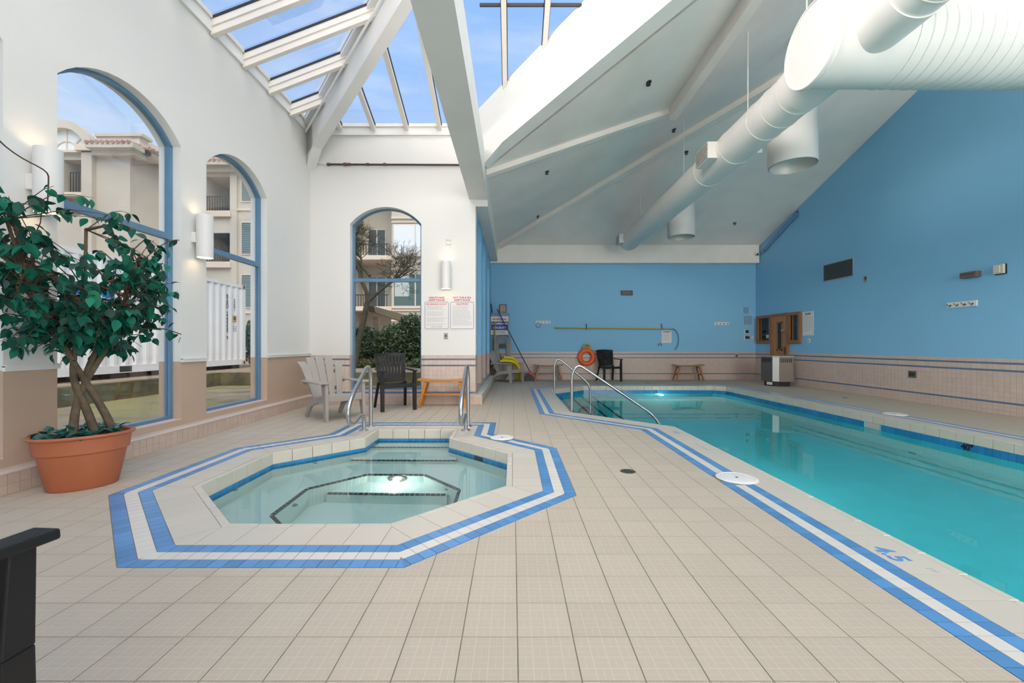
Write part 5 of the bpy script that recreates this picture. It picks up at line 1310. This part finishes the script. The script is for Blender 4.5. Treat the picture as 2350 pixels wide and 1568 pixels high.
RT = mat('clay_roof_tile', (.38, .22, .17), .8, objvar=.25)
m_t = MB().tube([(0, -.75, -.02), (0, .1, .10)], [.10, .09], 8).mesh('roof_tile', RT, True)
x = -22.0
while x < -19.7: obj('roof_tile', m_t, t, (x-BX, YA1-BY, 11.58-BZ)); x += .27
y = YA1
while y < YB1-.3: obj('roof_tile', m_t, t, (-20.1-BX, y-BY, 11.58-BZ), H90); y += .27
x = -19.6
while x < -13: obj('roof_tile', m_t, t, (x-BX, YB1-BY, 11.58-BZ)); x += .27
# arched dormer on the left block
ax, az = -23.85, 11.35; b = MB()
def half(r0, r1, y0, y1):
    b = MB(); n_ = 20
    for k in range(n_):
        a0, a1 = math.pi*k/n_, math.pi*(k+1)/n_; P = []
        for y in (y0, y1):
            for r, a in ((r0, a0), (r1, a0), (r1, a1), (r0, a1)): P.append((ax+r*math.cos(a)-BX, y-BY, az+r*math.sin(a)-BZ))
        b.hexa(P)
    return b
half(1.22, 1.62, YA1-.2, YA1+.25).build('dormer_arch', BRICKW, t); half(.01, 1.22, YA1+.1, YA1+.12).build('dormer_glass', mat('milky_glass', (.85, .87, .84), .3), t)
half(.60, .66, YA1+.06, YA1+.1).build('dormer_muntin', TRIMW, t)
for a in (45, 90, 135): MB().bar((ax-BX+(.63 if a != 90 else 0)*math.cos(math.radians(a)), YA1+.08-BY, az-BZ+(.63 if a != 90 else 0)*math.sin(math.radians(a))), (ax-BX+1.24*math.cos(math.radians(a)), YA1+.08-BY, az-BZ+1.24*math.sin(math.radians(a))), .06, .06, (0, 1, 0)).build('dormer_muntin', TRIMW, t)
half(1.1, 1.55, YA1+.25, YA1+6).build('dormer_roof', mat('pale_roof', (.75, .75, .72), .6), t); bb('dormer_sill', ax-1.75, ax+1.75, YA1-.25, YA1+.2, az-.1, az+.02, TRIMW)
# bare garden tree
RT2 = random.Random(5)
TRB = mat('mossy_bark', (.065, .058, .030), .9, var=.4, vscale=6)
t = thing('bare_tree', 'bare mossy garden tree with a forked leaning trunk', 'tree', (-5.1, 13.6, ZT-.05))
tw2 = MB()
def grow(p, d, L, r, depth, main=False):
    pts = [Vector(p)]; dd = Vector(d).normalized(); n_ = 5
    for k in range(n_):
        dd = (dd+Vector((RT2.gauss(0, .13), RT2.gauss(0, .13), RT2.gauss(.03, .10)))).normalized(); pts.append(pts[-1]+dd*L/n_)
    rr = [r*(1-.45*k/n_) for k in range(n_+1)]
    if depth < 2: MB().tube(pts, rr, 8).build('branch' if depth else 'trunk', TRB, t, True)
    else: tw2.tube(pts, rr, 4 if depth > 3 else 5, False)
    if depth >= 6: return
    for k in range(RT2.randint(4, 6) if depth < 4 else 3):
        f = RT2.uniform(.35, 1.0); i = min(n_-1, int(f*n_)); nd = (dd+Vector((RT2.gauss(0, .75), RT2.gauss(0, .6), RT2.gauss(.12, .5)))).normalized()
        grow(pts[i].lerp(pts[i+1], f*n_-i), nd, L*RT2.uniform(.5, .72), max(.004, rr[i]*.55), depth+1)
MB().tube([(0, 0, 0), (.10, 0, .7), (.28, 0, 1.5), (.42, 0, 2.15)], [.105, .095, .09, .085], 10).build('trunk', TRB, t, True)
grow((.42, 0, 2.15), (.12, .05, 1), 1.7, .07, 1); grow((.42, 0, 2.15), (.75, -.05, .62), 1.75, .055, 1); grow((.50, 0, 3.0), (-.5, .1, .8), 1.1, .05, 1); grow((.2, 0, 3.6), (-.5, .3, .6), 1.0, .04, 1)
stuff(tw2.build('twigs', TRB, t))
# hedge shrubs
def shrub(loc, rad, nl, cols, label, size=.07, seed=1, name='garden_shrub', zc=None):
    q = random.Random(seed); t = thing(name, label, 'shrub', loc, group='garden shrubs'); rx, ry, rz = rad
    Bs = [MB() for _ in cols]
    for k in range(nl):
        d = Vector((q.gauss(0, 1), q.gauss(0, 1), q.gauss(0, 1))).normalized()*q.uniform(.25, 1)**.4; c = Vector((d.x*rx, d.y*ry, rz+d.z*rz))*1.0
        u = Vector((q.gauss(0, 1), q.gauss(0, 1), q.gauss(0, 1))).normalized(); v = u.cross(Vector((q.gauss(0, 1), q.gauss(0, 1), q.gauss(0, 1)))).normalized(); s = size*q.uniform(.6, 1.3)
        q.choice(Bs).poly([c-u*s, c-v*s*.45, c+u*s, c+v*s*.45])
    for B, cl in zip(Bs, cols): stuff(B.build('foliage', cl, t, fix=False))
    b = MB().cyl((0, 0, 0), (.0, 0, rz*1.2), .03, .015, 7); b.build('stem', BRK, t)
    ig = MB().lathe([(.0, .15), (.5, .35), (.66, .9), (.5, 1.4), (.0, 1.6)], 14, rx*.8, ry*.8).build('shade_core', mat('shrub_shadow', (.012, .022, .010), .9), t, True); ig.scale = (1, 1, rz)  # near-black core paints the shade between the leaves
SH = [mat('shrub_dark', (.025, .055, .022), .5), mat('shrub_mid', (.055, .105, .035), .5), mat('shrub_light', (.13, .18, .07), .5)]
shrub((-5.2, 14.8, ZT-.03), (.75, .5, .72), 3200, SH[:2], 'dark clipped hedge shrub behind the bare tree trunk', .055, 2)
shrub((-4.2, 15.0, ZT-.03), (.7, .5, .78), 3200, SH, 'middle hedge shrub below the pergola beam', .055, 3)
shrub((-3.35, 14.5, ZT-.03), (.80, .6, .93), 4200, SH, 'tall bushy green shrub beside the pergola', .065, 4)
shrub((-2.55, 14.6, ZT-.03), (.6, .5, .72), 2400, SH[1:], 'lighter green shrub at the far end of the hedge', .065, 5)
SH2 = [mat('dry_plant', (.17, .10, .06), .8), mat('grass_green', (.07, .16, .02), .7)]
shrub((-4.75, 13.75, ZT-.03), (.75, .25, .16), 900, SH2, 'low reddish ground plants in front of the dark hedge', .04, 6, 'ground_plant')
shrub((-2.9, 13.7, ZT-.03), (.55, .25, .17), 800, SH[1:], 'low green ground plants in front of the tall shrub', .045, 7, 'ground_plant')
shrub((-9.05, 15.0, ZT-.03), (.6, .5, .86), 2600, [SH[1], SH[2]], 'green hedge shrub at the end of the white container', .06, 8)
# pergola
t = thing('garden_pergola', 'weathered wooden pergola post and beam above the hedge', 'pergola', (-5.0, 15.5, ZT-.02))
PW = wood_mat('weathered_timber', (.20, .16, .085), (.13, .10, .05), 3)
MB().box(-.10, .10, -.10, .10, 0, 1.78).build('post', PW, t); MB().hexa([(-.11, -.45, 1.92), (.11, -.45, 1.92), (.11, 4.6, 1.78), (-.11, 4.6, 1.78), (-.11, -.65, 2.12), (.11, -.65, 2.12), (.11, 4.6, 2.12), (-.11, 4.6, 2.12)]).build('beam', PW, t)
MB().box(-.10, .10, 4.2, 4.4, 0, 1.78).build('post', PW, t)
print('outside ok')
